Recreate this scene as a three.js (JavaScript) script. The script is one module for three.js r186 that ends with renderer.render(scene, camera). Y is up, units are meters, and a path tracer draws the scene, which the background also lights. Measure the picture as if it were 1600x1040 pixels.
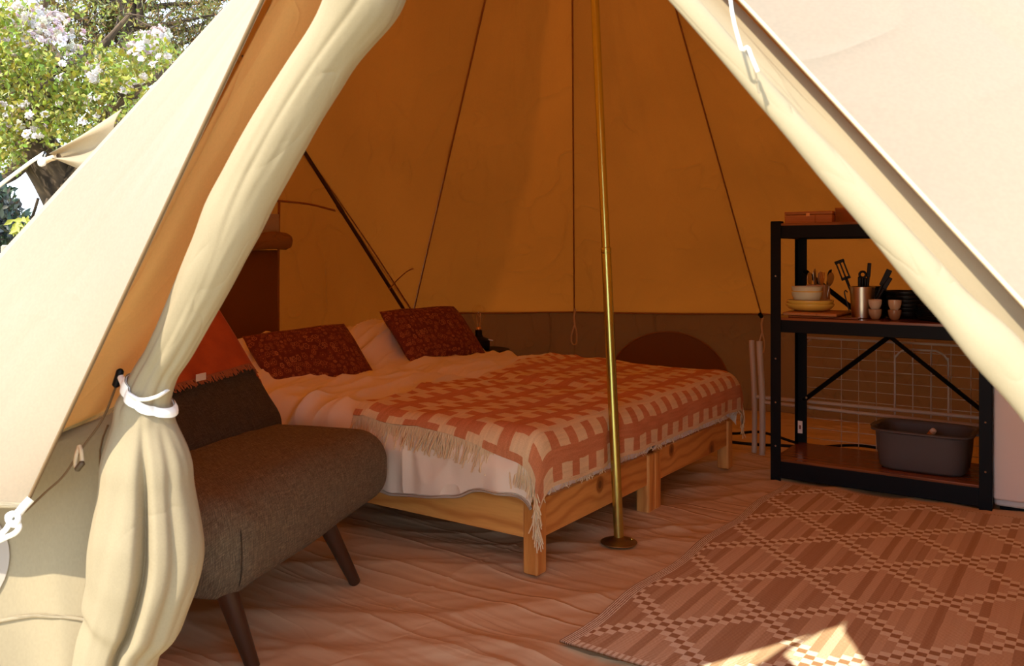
import * as THREE from 'three';
import { RoundedBoxGeometry } from 'three/addons/geometries/RoundedBoxGeometry.js';
import { mergeGeometries, mergeVertices, toCreasedNormals } from 'three/addons/utils/BufferGeometryUtils.js';
import { ImprovedNoise } from 'three/addons/math/ImprovedNoise.js';

// ---------------------------------------------------------------- camera, sky, sun, exposure
const scene = new THREE.Scene();
const renderer = new THREE.WebGLRenderer({ antialias: true });
renderer.toneMapping = THREE.LinearToneMapping;
renderer.toneMappingExposure = 1.48;
renderer.shadowMap.enabled = true;
const EYE = 0.967;                                        // metres above the groundsheet; the lens is level and shifted
const camera = new THREE.PerspectiveCamera(2 * Math.atan(520 / 1350) * 180 / Math.PI, 1600 / 1040, 0.05, 200);
camera.position.set(0, EYE, 0);
camera.lookAt(0, EYE, -5);
camera.setViewOffset(1600, 1040, 0, 120, 1600, 1040);
camera.focus = 2.9;
camera.userData.fStop = 14;
scene.add(camera);
{
  const W = 256, H = 128, data = new Float32Array(W * H * 4);
  for (let j = 0; j < H; j++) {
    const up = Math.sin(((j + 0.5) / H - 0.5) * Math.PI), k = Math.pow(Math.max(0, up), 0.55);
    for (let i = 0; i < W; i++) {
      const o = (j * W + i) * 4, L = 3.3;
      data[o] = L * (0.60 - 0.24 * k); data[o + 1] = L * (0.68 - 0.22 * k); data[o + 2] = L * (0.76 - 0.12 * k); data[o + 3] = 1;
    }
  }
  const sky = new THREE.DataTexture(data, W, H, THREE.RGBAFormat, THREE.FloatType);
  sky.mapping = THREE.EquirectangularReflectionMapping; sky.magFilter = THREE.LinearFilter; sky.needsUpdate = true;
  scene.background = sky; scene.environment = sky;
}
const sun = new THREE.DirectionalLight(new THREE.Color().setRGB(1, 0.93, 0.76), 5.9);
sun.position.set(-0.60 * 12, 1.0 * 12, 0.82 * 12);
sun.castShadow = true;
Object.assign(sun.shadow.camera, { left: -12, right: 12, top: 12, bottom: -12, near: 0.5, far: 60 });
sun.shadow.mapSize.set(4096, 4096);
scene.add(sun, sun.target);

// ---------------------------------------------------------------- helpers
let seed = 12345;
const rnd = () => { seed = (seed + 0x6d2b79f5) | 0; let t = Math.imul(seed ^ (seed >>> 15), 1 | seed); t = (t + Math.imul(t ^ (t >>> 7), 61 | t)) ^ t; return ((t ^ (t >>> 14)) >>> 0) / 4294967296; };
const rr = (a, b) => a + (b - a) * rnd();
const { clamp, lerp, smoothstep } = THREE.MathUtils;
const PN = new ImprovedNoise();
const n3 = (x, y, z = 0) => PN.noise(x, y, z);
const fbm = (x, y, z = 0, o = 4) => { let s = 0, a = 1; for (let i = 0; i < o; i++) { s += a * n3(x, y, z + i * 7.3); x *= 2.03; y *= 2.03; a *= 0.5; } return s; };
const ridge = (x, y, z = 0) => { const v = 1 - Math.abs(n3(x, y, z)) * 2.2; return v > 0 ? v * v : 0; };
const V = (x, h, d) => new THREE.Vector3(x, h, -d);       // metres right of the lens, above the groundsheet, in front of the lens
const hash = (i, j, s = 0) => { let h = Math.imul(i, 374761393) + Math.imul(j, 668265263) + Math.imul(s, 1442695041); h = Math.imul(h ^ (h >>> 13), 1274126177); return ((h ^ (h >>> 16)) >>> 0) / 4294967296; };
const pval = (x, y, px, py, s = 0) => {                   // value noise that repeats after px, py cells
  const i = Math.floor(x), j = Math.floor(y), a = x - i, b = y - j, u = a * a * (3 - 2 * a), v = b * b * (3 - 2 * b), m = (k, n) => ((k % n) + n) % n;
  return lerp(lerp(hash(m(i, px), m(j, py), s), hash(m(i + 1, px), m(j, py), s), u), lerp(hash(m(i, px), m(j + 1, py), s), hash(m(i + 1, px), m(j + 1, py), s), u), v);
};
const pfbm = (u, v, f, s = 0, o = 4, fy = f) => { let t = 0, a = 0.5, n = 0; for (let k = 0; k < o; k++) { t += a * pval(u * f, v * fy, f, fy, s + k * 11); n += a; f *= 2; fy *= 2; a *= 0.5; } return t / n; };
function tex(w, h, fn, srgb = true) {
  const d = new Uint8Array(w * h * 4);
  for (let j = 0; j < h; j++) for (let i = 0; i < w; i++) {
    const c = fn((i + 0.5) / w, (j + 0.5) / h), o = (j * w + i) * 4;
    if (c.length) { d[o] = clamp(c[0], 0, 255); d[o + 1] = clamp(c[1], 0, 255); d[o + 2] = clamp(c[2], 0, 255); } else d[o] = d[o + 1] = d[o + 2] = clamp(c * 255, 0, 255);
    d[o + 3] = 255;
  }
  const t = new THREE.DataTexture(d, w, h, THREE.RGBAFormat);
  t.wrapS = t.wrapT = THREE.RepeatWrapping; t.magFilter = THREE.LinearFilter; t.minFilter = THREE.LinearFilter;
  if (srgb) t.colorSpace = THREE.SRGBColorSpace;
  t.needsUpdate = true;
  return t;
}
const rep = (t, x, y = x) => { const c = t.clone(); c.repeat.set(x, y); c.needsUpdate = true; return c; };
const mix3 = (a, b, k) => [lerp(a[0], b[0], k), lerp(a[1], b[1], k), lerp(a[2], b[2], k)];
const lin = (r, g, b) => new THREE.Color().setRGB(r, g, b);
const std = (o) => new THREE.MeshStandardMaterial(o);
const phys = (o) => new THREE.MeshPhysicalMaterial(o);

const taken = {};
function numbered(name) { const k = (taken[name] = (taken[name] ?? -1) + 1); return k ? name + '_' + String(k).padStart(3, '0') : name; }
function tag(o, label, category, group, kind) {
  if (label) o.userData.label = label;
  if (category) o.userData.category = category;
  if (group) o.userData.group = group;
  if (kind) o.userData.kind = kind;
  return o;
}
const join = (list) => mergeGeometries(list.map((x) => { const c = x.index ? x.toNonIndexed() : x.clone(); for (const k of Object.keys(c.attributes)) if (!['position', 'normal', 'uv'].includes(k)) c.deleteAttribute(k); return c; }));
function obj(name, geo, mat, parent = scene) {
  const g = Array.isArray(geo) ? join(geo) : geo;
  const m = new THREE.Mesh(g, mat);
  m.name = parent === scene ? numbered(name) : name;
  m.castShadow = m.receiveShadow = true;
  parent.add(m);
  return m;
}
function thing(name, label, category, pos, turn = 0, group) {
  const o = new THREE.Group(); o.name = numbered(name); scene.add(o);
  if (pos) o.position.copy(pos);
  o.rotation.y = turn;
  return tag(o, label, category, group);
}
function struct(name) { const o = new THREE.Group(); o.name = numbered(name); scene.add(o); o.userData.kind = 'structure'; return o; }
function stuff(o) { o.userData.kind = 'stuff'; return o; }

function grid(nu, nv, fn, uvfn) {                          // fn(u, v) -> Vector3
  const p = [], uv = [], idx = [];
  for (let j = 0; j <= nv; j++) for (let i = 0; i <= nu; i++) { const u = i / nu, v = j / nv, q = fn(u, v); p.push(q.x, q.y, q.z); const t = uvfn ? uvfn(u, v, q) : [u, v]; uv.push(t[0], t[1]); }
  for (let j = 0; j < nv; j++) for (let i = 0; i < nu; i++) { const a = j * (nu + 1) + i, b = a + 1, c = a + nu + 1, d = c + 1; idx.push(a, b, d, a, d, c); }
  const g = new THREE.BufferGeometry();
  g.setAttribute('position', new THREE.Float32BufferAttribute(p, 3)); g.setAttribute('uv', new THREE.Float32BufferAttribute(uv, 2)); g.setIndex(idx); g.computeVertexNormals();
  return g;
}
// a cloth of real thickness: one face in material 0, the other (th further along the normal, times side) in material 1, the rim in 0
function cloth(nu, nv, fn, uvfn, th = 0.004, side = -1) {
  const a = grid(nu, nv, fn, uvfn), P = a.attributes.position, N = a.attributes.normal, U = a.attributes.uv, n = P.count;
  const p = new Float32Array(n * 6), uv = new Float32Array(n * 4), nm = new Float32Array(n * 6);
  p.set(P.array, 0); uv.set(U.array, 0); uv.set(U.array, n * 2);
  for (let i = 0; i < n; i++) for (let k = 0; k < 3; k++) { const nn = N.array[i * 3 + k]; p[(n + i) * 3 + k] = P.array[i * 3 + k] + side * th * nn; nm[i * 3 + k] = -side * nn; nm[(n + i) * 3 + k] = side * nn; }
  const f = [], b = [], r = [], ix = a.index.array;
  for (let i = 0; i < ix.length; i += 3) { const [x, y, z] = [ix[i], ix[i + 1], ix[i + 2]]; if (side < 0) { f.push(x, y, z); b.push(n + x, n + z, n + y); } else { f.push(x, z, y); b.push(n + x, n + y, n + z); } }
  const edge = (i, j) => r.push(i, j, n + j, i, n + j, n + i);
  for (let i = 0; i < nu; i++) { edge(i, i + 1); const q = nv * (nu + 1); edge(q + i + 1, q + i); }
  for (let j = 0; j < nv; j++) { edge((j + 1) * (nu + 1), j * (nu + 1)); edge(j * (nu + 1) + nu, (j + 1) * (nu + 1) + nu); }
  const g = new THREE.BufferGeometry();
  g.setAttribute('position', new THREE.BufferAttribute(p, 3)); g.setAttribute('normal', new THREE.BufferAttribute(nm, 3)); g.setAttribute('uv', new THREE.BufferAttribute(uv, 2));
  g.setIndex([...f, ...r, ...b]); g.addGroup(0, f.length + r.length, 0); g.addGroup(f.length + r.length, b.length, 1);
  return g;
}
const curve = (pts, tension = 0.5) => new THREE.CatmullRomCurve3(pts, false, 'catmullrom', tension);
function tube(pts, r, seg = 0, rad = 8, closed = false) {
  const c = pts.length === 2 ? new THREE.LineCurve3(pts[0], pts[1]) : new THREE.CatmullRomCurve3(pts, closed, 'catmullrom', 0.5);
  return new THREE.TubeGeometry(c, seg || Math.max(1, (pts.length - 1) * 8), r, rad, closed);
}
function capTube(a, b, r0, r1 = r0, rad = 16, e = 0.003) { // straight bar with eased ends from a to b
  const d = b.clone().sub(a), L = d.length();
  const g = new THREE.LatheGeometry([[0, 0], [r0 - e, 0], [r0, e], [r1, L - e], [r1 - e, L], [0, L]].map(([x, y]) => new THREE.Vector2(Math.max(0, x), y)), rad);
  return place(g, a, new THREE.Quaternion().setFromUnitVectors(new THREE.Vector3(0, 1, 0), d.normalize()));
}
function place(g, pos, q, s) { g.applyMatrix4(new THREE.Matrix4().compose(pos, q ?? new THREE.Quaternion(), s ?? new THREE.Vector3(1, 1, 1))); return g; }
const rbox = (w, h, d, r = 0.003, x = 0, y = 0, z = 0, seg = 2) => new RoundedBoxGeometry(w, h, d, seg, Math.min(r, w / 2.01, h / 2.01, d / 2.01)).translate(x, y, z);
// box whose uv are metres, the long grain along axis ('x','y','z')
function boardUV(g, axis, off = 0) {
  const P = g.attributes.position, N = g.attributes.normal, U = new Float32Array(P.count * 2), A = 'xyz'.indexOf(axis);
  for (let i = 0; i < P.count; i++) {
    const p = [P.getX(i), P.getY(i), P.getZ(i)], n = [Math.abs(N.getX(i)), Math.abs(N.getY(i)), Math.abs(N.getZ(i))];
    const others = [0, 1, 2].filter((k) => k !== A), c = n[others[0]] > n[others[1]] ? others[1] : others[0];
    U[i * 2] = p[A] + off; U[i * 2 + 1] = p[c] + off * 0.37 + (n[A] > 0.7 ? p[others[0]] : 0);
  }
  g.setAttribute('uv', new THREE.BufferAttribute(U, 2));
  return g;
}
const lathe = (pts, seg = 32) => new THREE.LatheGeometry(pts.map(([x, y]) => new THREE.Vector2(x, y)), seg);
const EX = (a, b, k) => a.clone().lerp(b, k);
// a polyline of [v, point] stops
const along = (stops) => (v) => { for (let i = 1; i < stops.length; i++) if (v <= stops[i][0] || i === stops.length - 1) { const [a, p] = stops[i - 1], [b, q] = stops[i]; return EX(p, q, clamp((v - a) / (b - a), 0, 1)); } };

// ---------------------------------------------------------------- textures
const TX = {};
TX.crumple = tex(1024, 1024, (u, v) => {                   // creases of a canvas that was folded away: long ridges and small crumples
  const a = pfbm(u, v, 4, 1, 3), b = pfbm(u, v, 6, 31, 3);
  const r1 = 1 - Math.min(1, Math.abs(pfbm(u + a * 0.08, v + b * 0.08, 5, 7, 3, 3) - 0.5) * 9), r2 = 1 - Math.min(1, Math.abs(pfbm(u + b * 0.1, v - a * 0.1, 9, 17, 3, 7) - 0.5) * 9);
  const patch = smoothstep(pfbm(u, v, 5, 57, 2), 0.45, 0.7);
  return 0.35 * pfbm(u, v, 3, 3, 4) + 0.4 * Math.pow(r1, 3) * 0.6 + 0.35 * Math.pow(r2, 3) * patch;
}, false);
TX.weave = tex(256, 256, (u, v) => 0.5 + 0.25 * Math.sin(u * Math.PI * 2 * 64) * (0.7 + 0.3 * Math.sin(v * 400)) + 0.25 * Math.sin(v * Math.PI * 2 * 64) + (hash(Math.floor(u * 256), Math.floor(v * 256), 4) - 0.5) * 0.3, false);
TX.canvas = tex(1024, 1024, (u, v) => { const n = pfbm(u, v, 4, 71, 5), f = hash(Math.floor(u * 1024), Math.floor(v * 512), 5) - 0.5, k = 1 + (n - 0.5) * 0.07 + f * 0.03; return [255 * k * 0.97, 255 * k * 0.97, 255 * k * 0.965]; });
TX.linen = tex(512, 512, (u, v) => { const a = hash(Math.floor(u * 512), Math.floor(v * 20), 6), b = hash(Math.floor(u * 20), Math.floor(v * 512), 8); return 0.5 + (a - 0.5) * 0.5 + (b - 0.5) * 0.5; }, false);
function woodTex(light, dark, knots, s, stretch = 1) {      // 1 m along u by 0.5 m along v
  const kn = Array.from({ length: knots }, (_, i) => [hash(i, 1, s), 0.12 + 0.76 * hash(i, 2, s), 0.010 + 0.012 * hash(i, 3, s)]);
  return tex(2048, 512, (u, v) => {
    let yy = v * 0.5, near = 9, kr = 0;
    for (const [ku, kv, r] of kn) {
      let dx = u - ku; dx -= Math.round(dx); let dy = v - kv; dy -= Math.round(dy);
      const x = dx, y = dy * 0.5, q = Math.hypot(x * 0.55, y) / r;
      yy += Math.sign(y) * -r * 1.1 * Math.exp(-q * q * 0.25) * (1 - Math.exp(-Math.abs(y) / r * 2));
      if (q < near) { near = q; kr = r; }
    }
    const wob = pfbm(u, v, 3, s + 1, 3) * 0.05 * stretch + pfbm(u, v, 2, s + 5, 2, 8) * 0.012;
    const g = (yy + wob) * 95, ring = 0.5 + 0.5 * Math.sin(g * 2.2 + Math.sin(g * 0.7) * 2), fine = pval(u * 24, v * 256, 24, 256, s + 9);
    let k = Math.pow(ring, 2.4) * 0.55 + fine * 0.22 + (pfbm(u, v, 4, s + 3, 3) - 0.5) * 0.4;
    let c = mix3(light, dark, clamp(k, 0, 1));
    if (near < 1.5) c = mix3(c, dark.map((x) => x * (near < 0.6 ? 0.66 : 0.88)), smoothstep(1.5 - near, 0, 0.55));
    return c;
  });
}
TX.pine = woodTex([230, 172, 92], [186, 116, 48], 6, 3);
TX.bamboo = tex(512, 512, (u, v) => { const s = Math.floor(v * 24), k = hash(s, 3, 1) * 0.5 + 0.3 * pval(u * 8, v * 240, 8, 240, 2) + (Math.abs(v * 24 - s - 0.5) > 0.46 ? 0.25 : 0) + (Math.abs(((u + hash(s, 9, 2)) * 3) % 1 - 0.5) < 0.012 ? 0.3 : 0); return mix3([214, 150, 88], [150, 88, 42], k); });
TX.board = woodTex([150, 92, 52], [96, 54, 28], 0, 41);
TX.blanket = tex(1024, 1536, (u, v) => {                   // u across (bed length, 1.2 m), v along (1.8 m): spines with cross bars, neighbours interlocked
  const a = 0.014 + u * 1.2 + 0.004 * (pfbm(u, v, 40, 3, 2) - 0.5), b = v * 1.8 + 0.004 * (pfbm(u, v, 40, 9, 2) - 0.5), BP = 0.172, TP = 0.099;
  const row = Math.floor(a / BP), x = a / BP - row - 0.5, t = b / TP + (row & 1) * 0.5, y = t - Math.floor(t) - 0.5;
  const red = Math.abs(x) < 0.14 || (Math.abs(y) < 0.225 && Math.abs(x) < 0.44);
  const w = 0.5 + 0.5 * Math.sin(a * 2400) * Math.sin(b * 2400), f = (hash(Math.floor(u * 1024), Math.floor(v * 1536), 3) - 0.5) * 26, slub = (pval(u * 200, v * 30, 200, 30, 5) - 0.5) * 16;
  const c = red ? mix3([204, 130, 86], [222, 162, 118], w * 0.55) : mix3([240, 218, 176], [226, 198, 150], w * 0.5);
  return c.map((k) => k + f * (red ? 1 : 0.6) + slub);
});
TX.rug = tex(1536, 2048, (u, v) => {                       // u: 1.3 m across, v: 1.823 m along
  const e = u * 1.3 + 0.0025 * (pfbm(u, v, 30, 2, 2) - 0.5), f = v * 1.823 + 0.0025 * (pfbm(u, v, 30, 8, 2) - 0.5), A = 0.024375;
  const m = (k, n) => ((k % n) + n) % n;
  const i = Math.floor((e - 0.373) / A + 0.5), j = Math.floor((f - 0.822) / A + 0.5), p = m(j - i, 16), q = m(j + i, 16);
  const line = (k) => Math.min(k, 16 - k), lp = line(p), lq = line(q);
  const rib = 0.5 + 0.5 * Math.sin(f * 2 * Math.PI / 0.0075 + 0.8 * Math.sin(e * 90));
  const fx = Math.abs((e - 0.373) / A + 0.5 - i - 0.5), fy = Math.abs((f - 0.822) / A + 0.5 - j - 0.5);
  const cream = [244, 232, 210], brown = [184, 144, 106], mid = [218, 188, 154];
  let c;
  if (e < 0.034) { c = Math.abs(((e - 0.001) / 0.0066) % 1 - 0.5) < 0.27 ? [252, 244, 228] : [150, 116, 86]; return mix3(c, [186, 152, 120], 0.25 * rib); }
  if (f < 0.022) { c = Math.abs((e / 0.016) % 1 - 0.5) < 0.3 ? [246, 236, 216] : [206, 176, 142]; return mix3(c, [190, 156, 124], 0.2 * rib); }
  if (f > 1.812) return mix3([214, 190, 156], brown, Math.abs((e / 0.012) % 1 - 0.5) < 0.25 ? 0.7 : 0.1);
  if (lp === 0 || lq === 0) c = fx < 0.46 && fy < 0.44 ? mix3([174, 132, 94], [156, 114, 78], 0.4 * rib) : mid;
  else if (lp === 1 || lq === 1) c = mix3(cream, mid, 0.25 * rib);
  else {
    const s = hash(i, 5, 11), dx = hash(Math.floor(e / (A / 2)), 7, 3);
    const stripe = s < 0.3 ? 0.8 : s < 0.5 ? 0.45 : 0.1;
    c = mix3(mix3([212, 176, 138], [170, 128, 92], stripe), [246, 232, 208], rib * rib * (0.85 - stripe * 0.55) + (dx - 0.5) * 0.14);
  }
  const g = (hash(Math.floor(u * 1536), Math.floor(v * 2048), 2) - 0.5) * 22;
  return [c[0] + g, c[1] + g, c[2] + g];
});
TX.floral = tex(512, 512, (u, v) => {                      // dark red ground sown with small rings and dots
  let k = 0, ring = 0; const N = 26;
  const ci = Math.floor(u * N), cj = Math.floor(v * N);
  for (let a = -1; a <= 1; a++) for (let b = -1; b <= 1; b++) {
    const i = ((ci + a) % N + N) % N, j = ((cj + b) % N + N) % N, x = (ci + a + 0.2 + 0.6 * hash(i, j, 1)), y = (cj + b + 0.2 + 0.6 * hash(i, j, 2)), r = 0.25 + 0.25 * hash(i, j, 3), d = Math.hypot(u * N - x, v * N - y), th = Math.atan2(v * N - y, u * N - x);
    const pet = r * (0.85 + 0.15 * Math.cos(th * 6));
    ring = Math.max(ring, smoothstep(0.1 - Math.abs(d - pet), 0, 0.08) * (0.2 + 0.8 * hash(i, j, 5)));
    k = Math.max(k, d < 0.1 ? 0.8 : 0);
  }
  const n = pfbm(u, v, 60, 3, 2);
  return mix3(mix3([98, 34, 22], [132, 56, 32], n), [240, 168, 108], clamp(Math.max(ring * 1.0, k) * (0.55 + 0.5 * pfbm(u, v, 8, 9, 2)), 0, 1));
});
TX.tweed = tex(512, 512, (u, v) => { const a = hash(Math.floor(u * 512), Math.floor(v * 28), 6), b = hash(Math.floor(u * 28), Math.floor(v * 512), 8), c = hash(Math.floor(u * 512), Math.floor(v * 512), 3); const k = 0.4 * a + 0.35 * b + 0.25 * c; return mix3([78, 70, 56], [158, 146, 118], k * k * 1.25); });
TX.bark = tex(256, 512, (u, v) => { const k = pfbm(u, v, 8, 4, 4, 4) * 0.6 + 0.4 * Math.pow(1 - Math.abs(pfbm(u, v, 10, 14, 3, 5) - 0.5) * 2, 4); return mix3([44, 34, 26], [128, 104, 78], clamp(k * 1.2 - 0.15, 0, 1)); });
TX.sheet = tex(1024, 1024, (u, v) => { const a = pfbm(u, v, 3, 1, 3), s = 1 - Math.min(1, Math.abs(pfbm(u + a * 0.15, v + a * 0.05, 3, 27, 3, 8) - 0.5) * 5); return 0.5 * pfbm(u, v, 4, 5, 4, 10) + 0.5 * s * s; }, false);
TX.tarp = tex(1024, 1024, (u, v) => { const a = pfbm(u, v, 3, 41, 3), s = 1 - Math.min(1, Math.abs(pfbm(u + a * 0.1, v + a * 0.03, 3, 67, 3, 12) - 0.5) * 7), t = 1 - Math.min(1, Math.abs(pfbm(u - a * 0.2, v, 5, 97, 3, 9) - 0.5) * 9); return 0.45 * pfbm(u, v, 4, 55, 4, 14) + 0.4 * s * s + 0.15 * t * t; }, false);
TX.rust = tex(512, 512, (u, v) => { const n = pfbm(u, v, 6, 5, 4), f = hash(Math.floor(u * 256), Math.floor(v * 512), 3); return mix3([150, 62, 24], [206, 100, 48], n * 0.75 + f * 0.25); });

// ---------------------------------------------------------------- materials
const M = {};
M.outer = phys({ color: lin(0.69, 0.59, 0.435), map: TX.canvas, roughness: 1, transmission: 0.66, thickness: 0, specularIntensity: 0.1, bumpMap: TX.crumple, bumpScale: 0.004, side: THREE.DoubleSide });
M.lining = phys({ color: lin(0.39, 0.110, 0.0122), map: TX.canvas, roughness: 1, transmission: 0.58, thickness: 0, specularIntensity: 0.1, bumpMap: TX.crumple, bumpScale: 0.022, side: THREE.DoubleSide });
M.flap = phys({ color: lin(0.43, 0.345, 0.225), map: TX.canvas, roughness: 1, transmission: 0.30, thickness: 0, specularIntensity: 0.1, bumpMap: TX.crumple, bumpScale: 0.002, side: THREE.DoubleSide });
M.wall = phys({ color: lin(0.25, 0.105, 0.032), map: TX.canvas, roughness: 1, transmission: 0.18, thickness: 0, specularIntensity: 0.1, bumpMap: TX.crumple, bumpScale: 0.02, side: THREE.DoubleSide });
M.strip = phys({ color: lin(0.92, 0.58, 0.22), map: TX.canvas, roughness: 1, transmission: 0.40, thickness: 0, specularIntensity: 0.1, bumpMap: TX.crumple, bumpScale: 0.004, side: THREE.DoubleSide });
M.hem = std({ color: lin(0.15, 0.085, 0.035), roughness: 0.95 });
M.seam = std({ color: lin(0.30, 0.12, 0.03), roughness: 0.95, side: THREE.DoubleSide });
M.floor = std({ color: lin(0.70, 0.52, 0.31), roughness: 0.62, bumpMap: TX.tarp, bumpScale: 0.010, side: THREE.DoubleSide });
M.brass = std({ color: lin(0.60, 0.60, 0.20), metalness: 1, roughness: 0.27 });
M.pine = std({ map: TX.pine, roughness: 0.5 });
M.bamboo = std({ map: TX.bamboo, roughness: 0.55 });
M.board = std({ map: TX.board, roughness: 0.22 });
M.black = phys({ color: lin(0.003, 0.0034, 0.005), specularIntensity: 0.35, roughness: 0.5 });
M.blackSoft = phys({ color: lin(0.006, 0.006, 0.007), specularIntensity: 0.5, roughness: 0.4 });
M.duvet = phys({ color: lin(0.88, 0.79, 0.64), roughness: 0.9, sheen: 0.3, sheenRoughness: 0.6, bumpMap: TX.sheet, bumpScale: 0.03 });
M.sheet = std({ color: lin(0.80, 0.74, 0.70), roughness: 0.92 });
M.blanket = std({ map: TX.blanket, roughness: 0.97, bumpMap: rep(TX.linen, 6, 9), bumpScale: 0.0012, side: THREE.DoubleSide });
M.fringe = std({ color: lin(0.78, 0.64, 0.40), roughness: 0.95, side: THREE.DoubleSide });
M.rug = std({ color: lin(0.95, 1.0, 0.97), map: TX.rug, roughness: 0.95, side: THREE.DoubleSide });
M.floral = std({ color: lin(0.8, 0.8, 0.75), map: TX.floral, roughness: 0.9 });
M.tweed = phys({ map: TX.tweed, roughness: 0.95, bumpMap: TX.linen, bumpScale: 0.0008, sheen: 0.2, sheenRoughness: 0.7 });
M.tweedDark = phys({ color: lin(0.42, 0.40, 0.40), map: TX.tweed, roughness: 0.95, bumpMap: TX.linen, bumpScale: 0.0008 });
M.walnut = std({ color: lin(0.055, 0.024, 0.012), roughness: 0.35 });
M.rust = phys({ map: TX.rust, roughness: 0.95, sheen: 0.5, sheenColor: lin(0.9, 0.5, 0.3), sheenRoughness: 0.5, side: THREE.DoubleSide });
M.rustFringe = std({ color: lin(0.42, 0.13, 0.05), roughness: 0.95, side: THREE.DoubleSide });
M.tape = std({ color: lin(0.86, 0.83, 0.78), roughness: 0.8, side: THREE.DoubleSide });
M.webbing = std({ color: lin(0.62, 0.46, 0.28), roughness: 0.9, side: THREE.DoubleSide });
M.rope = std({ color: lin(0.84, 0.82, 0.78), roughness: 0.8 });
M.whiteWire = std({ color: lin(0.52, 0.42, 0.31), roughness: 0.4 });
M.fridge = std({ color: lin(0.88, 0.84, 0.76), roughness: 0.45 });
M.tub = std({ color: lin(0.085, 0.075, 0.072), roughness: 0.55, side: THREE.DoubleSide });
M.steel = std({ color: lin(0.62, 0.55, 0.48), metalness: 1, roughness: 0.3 });
M.yellow = std({ color: lin(0.92, 0.68, 0.12), roughness: 0.3 });
M.mint = std({ color: lin(0.80, 0.84, 0.60), roughness: 0.3 });
M.cream = std({ color: lin(0.68, 0.58, 0.42), roughness: 0.25 });
M.caramel = std({ color: lin(0.46, 0.31, 0.18), roughness: 0.22 });
M.beech = std({ color: lin(0.62, 0.42, 0.24), roughness: 0.6 });
M.glass = phys({ color: lin(1, 0.97, 0.92), transmission: 1, thickness: 0, roughness: 0.02, ior: 1.45 });
M.amberGlass = phys({ color: lin(0.75, 0.5, 0.3), transmission: 0.9, thickness: 0, roughness: 0.05, ior: 1.45 });
M.copper = std({ color: lin(0.8, 0.5, 0.25), metalness: 1, roughness: 0.3 });
M.bark = std({ map: TX.bark, bumpMap: TX.bark, bumpScale: 0.03, roughness: 0.95 });
M.leaf = phys({ color: lin(0.35, 0.36, 0.035), roughness: 0.7, transmission: 0.35, thickness: 0, side: THREE.DoubleSide });
M.petal = phys({ color: lin(0.80, 0.72, 0.70), roughness: 0.9, transmission: 0.3, thickness: 0, side: THREE.DoubleSide });
M.needle = phys({ color: lin(0.17, 0.15, 0.03), roughness: 0.85, transmission: 0.25, thickness: 0, side: THREE.DoubleSide });
M.darkLeaf = std({ color: lin(0.022, 0.034, 0.020), roughness: 0.55, side: THREE.DoubleSide });
M.post = std({ color: lin(0.30, 0.25, 0.19), roughness: 0.9 });
M.grass = std({ color: lin(0.37, 0.325, 0.175), roughness: 1 });
M.netting = phys({ color: lin(0.48, 0.40, 0.34), roughness: 1, transmission: 0.3, thickness: 0, side: THREE.DoubleSide });

// ---------------------------------------------------------------- the tent
const px = (x, y, d) => V((x - 800) / 1350 * d, EYE - (y - 400) / 1350 * d, d);   // measured point: photo column, row and its distance
const TOP = V(0.2, 3.15, 3.0), APEX = V(-0.0975, 1.618, 0.94), GABLE = V(-1.52, 2.1, 4.57);
const EL = V(-0.636, 0.641, 1.13), EM = V(-0.963, 0.644, 1.14), VS = V(-2.4, 0.62, 3.5), V1 = V(-0.646, 0.6, 5.63), V2 = V(0.41, 0.6, 5.7), V3 = V(1.589, 0.6, 5.5), V4 = V(2.6, 0.6, 4.7), V5 = V(3.05, 0.6, 3.6), V6 = V(2.9, 0.6, 2.3), V7 = V(2.1, 0.64, 1.1), V8 = V(1.2, 0.66, 0.5), ER = V(0.51, 0.68, 0.45);
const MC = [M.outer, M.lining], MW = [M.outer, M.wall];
const roof = struct('ceiling'); tag(roof, 'cream canvas roof of the bell tent, orange brown inside');
function panel(L, R, nu = 60, nv = 90, sag = 0.035, k = 0, th = 0.006) {
  const a = along(L), b = along(R), w = a(0).distanceTo(b(0)), len = a(0).distanceTo(a(1));
  const nrm = b(0).clone().sub(a(0)).cross(a(1).clone().sub(a(0))).normalize();
  const f = (u, v) => {
    const p = a(v).lerp(b(v), u), s = Math.sin(Math.PI * u) * Math.sin(Math.PI * Math.min(1, v * 1.05));
    const wr = 0.010 * s * fbm(u * 3 + k, v * 5, k) + 0.006 * s * ridge(u * 5 + v * 3 + k, v * 3, k) ;
    return p.addScaledVector(nrm, sag * s + wr);
  };
  return obj('roof_panel', cloth(nu, nv, f, (u, v) => [(u - 0.5) * w * (1 - v * 0.9) * 0.45 + k * 0.37, v * len * 0.45 + k * 0.21], th, 1), MC, roof);
}
const eL = (t) => EX(EL, APEX, t), eR = (t) => EX(ER, APEX, t);
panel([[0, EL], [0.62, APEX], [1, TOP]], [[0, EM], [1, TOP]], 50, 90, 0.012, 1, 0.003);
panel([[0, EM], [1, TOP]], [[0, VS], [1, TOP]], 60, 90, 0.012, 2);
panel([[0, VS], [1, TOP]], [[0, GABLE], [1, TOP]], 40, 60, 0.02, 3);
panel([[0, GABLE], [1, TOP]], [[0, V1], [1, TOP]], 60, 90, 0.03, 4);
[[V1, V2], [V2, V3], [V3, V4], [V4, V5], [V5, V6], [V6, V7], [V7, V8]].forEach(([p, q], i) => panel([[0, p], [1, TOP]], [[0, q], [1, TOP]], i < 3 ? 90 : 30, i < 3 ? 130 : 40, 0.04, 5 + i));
panel([[0, V8], [1, TOP]], [[0, ER], [0.66, APEX], [1, TOP]], 50, 90, 0.012, 13, 0.0022);
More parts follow.
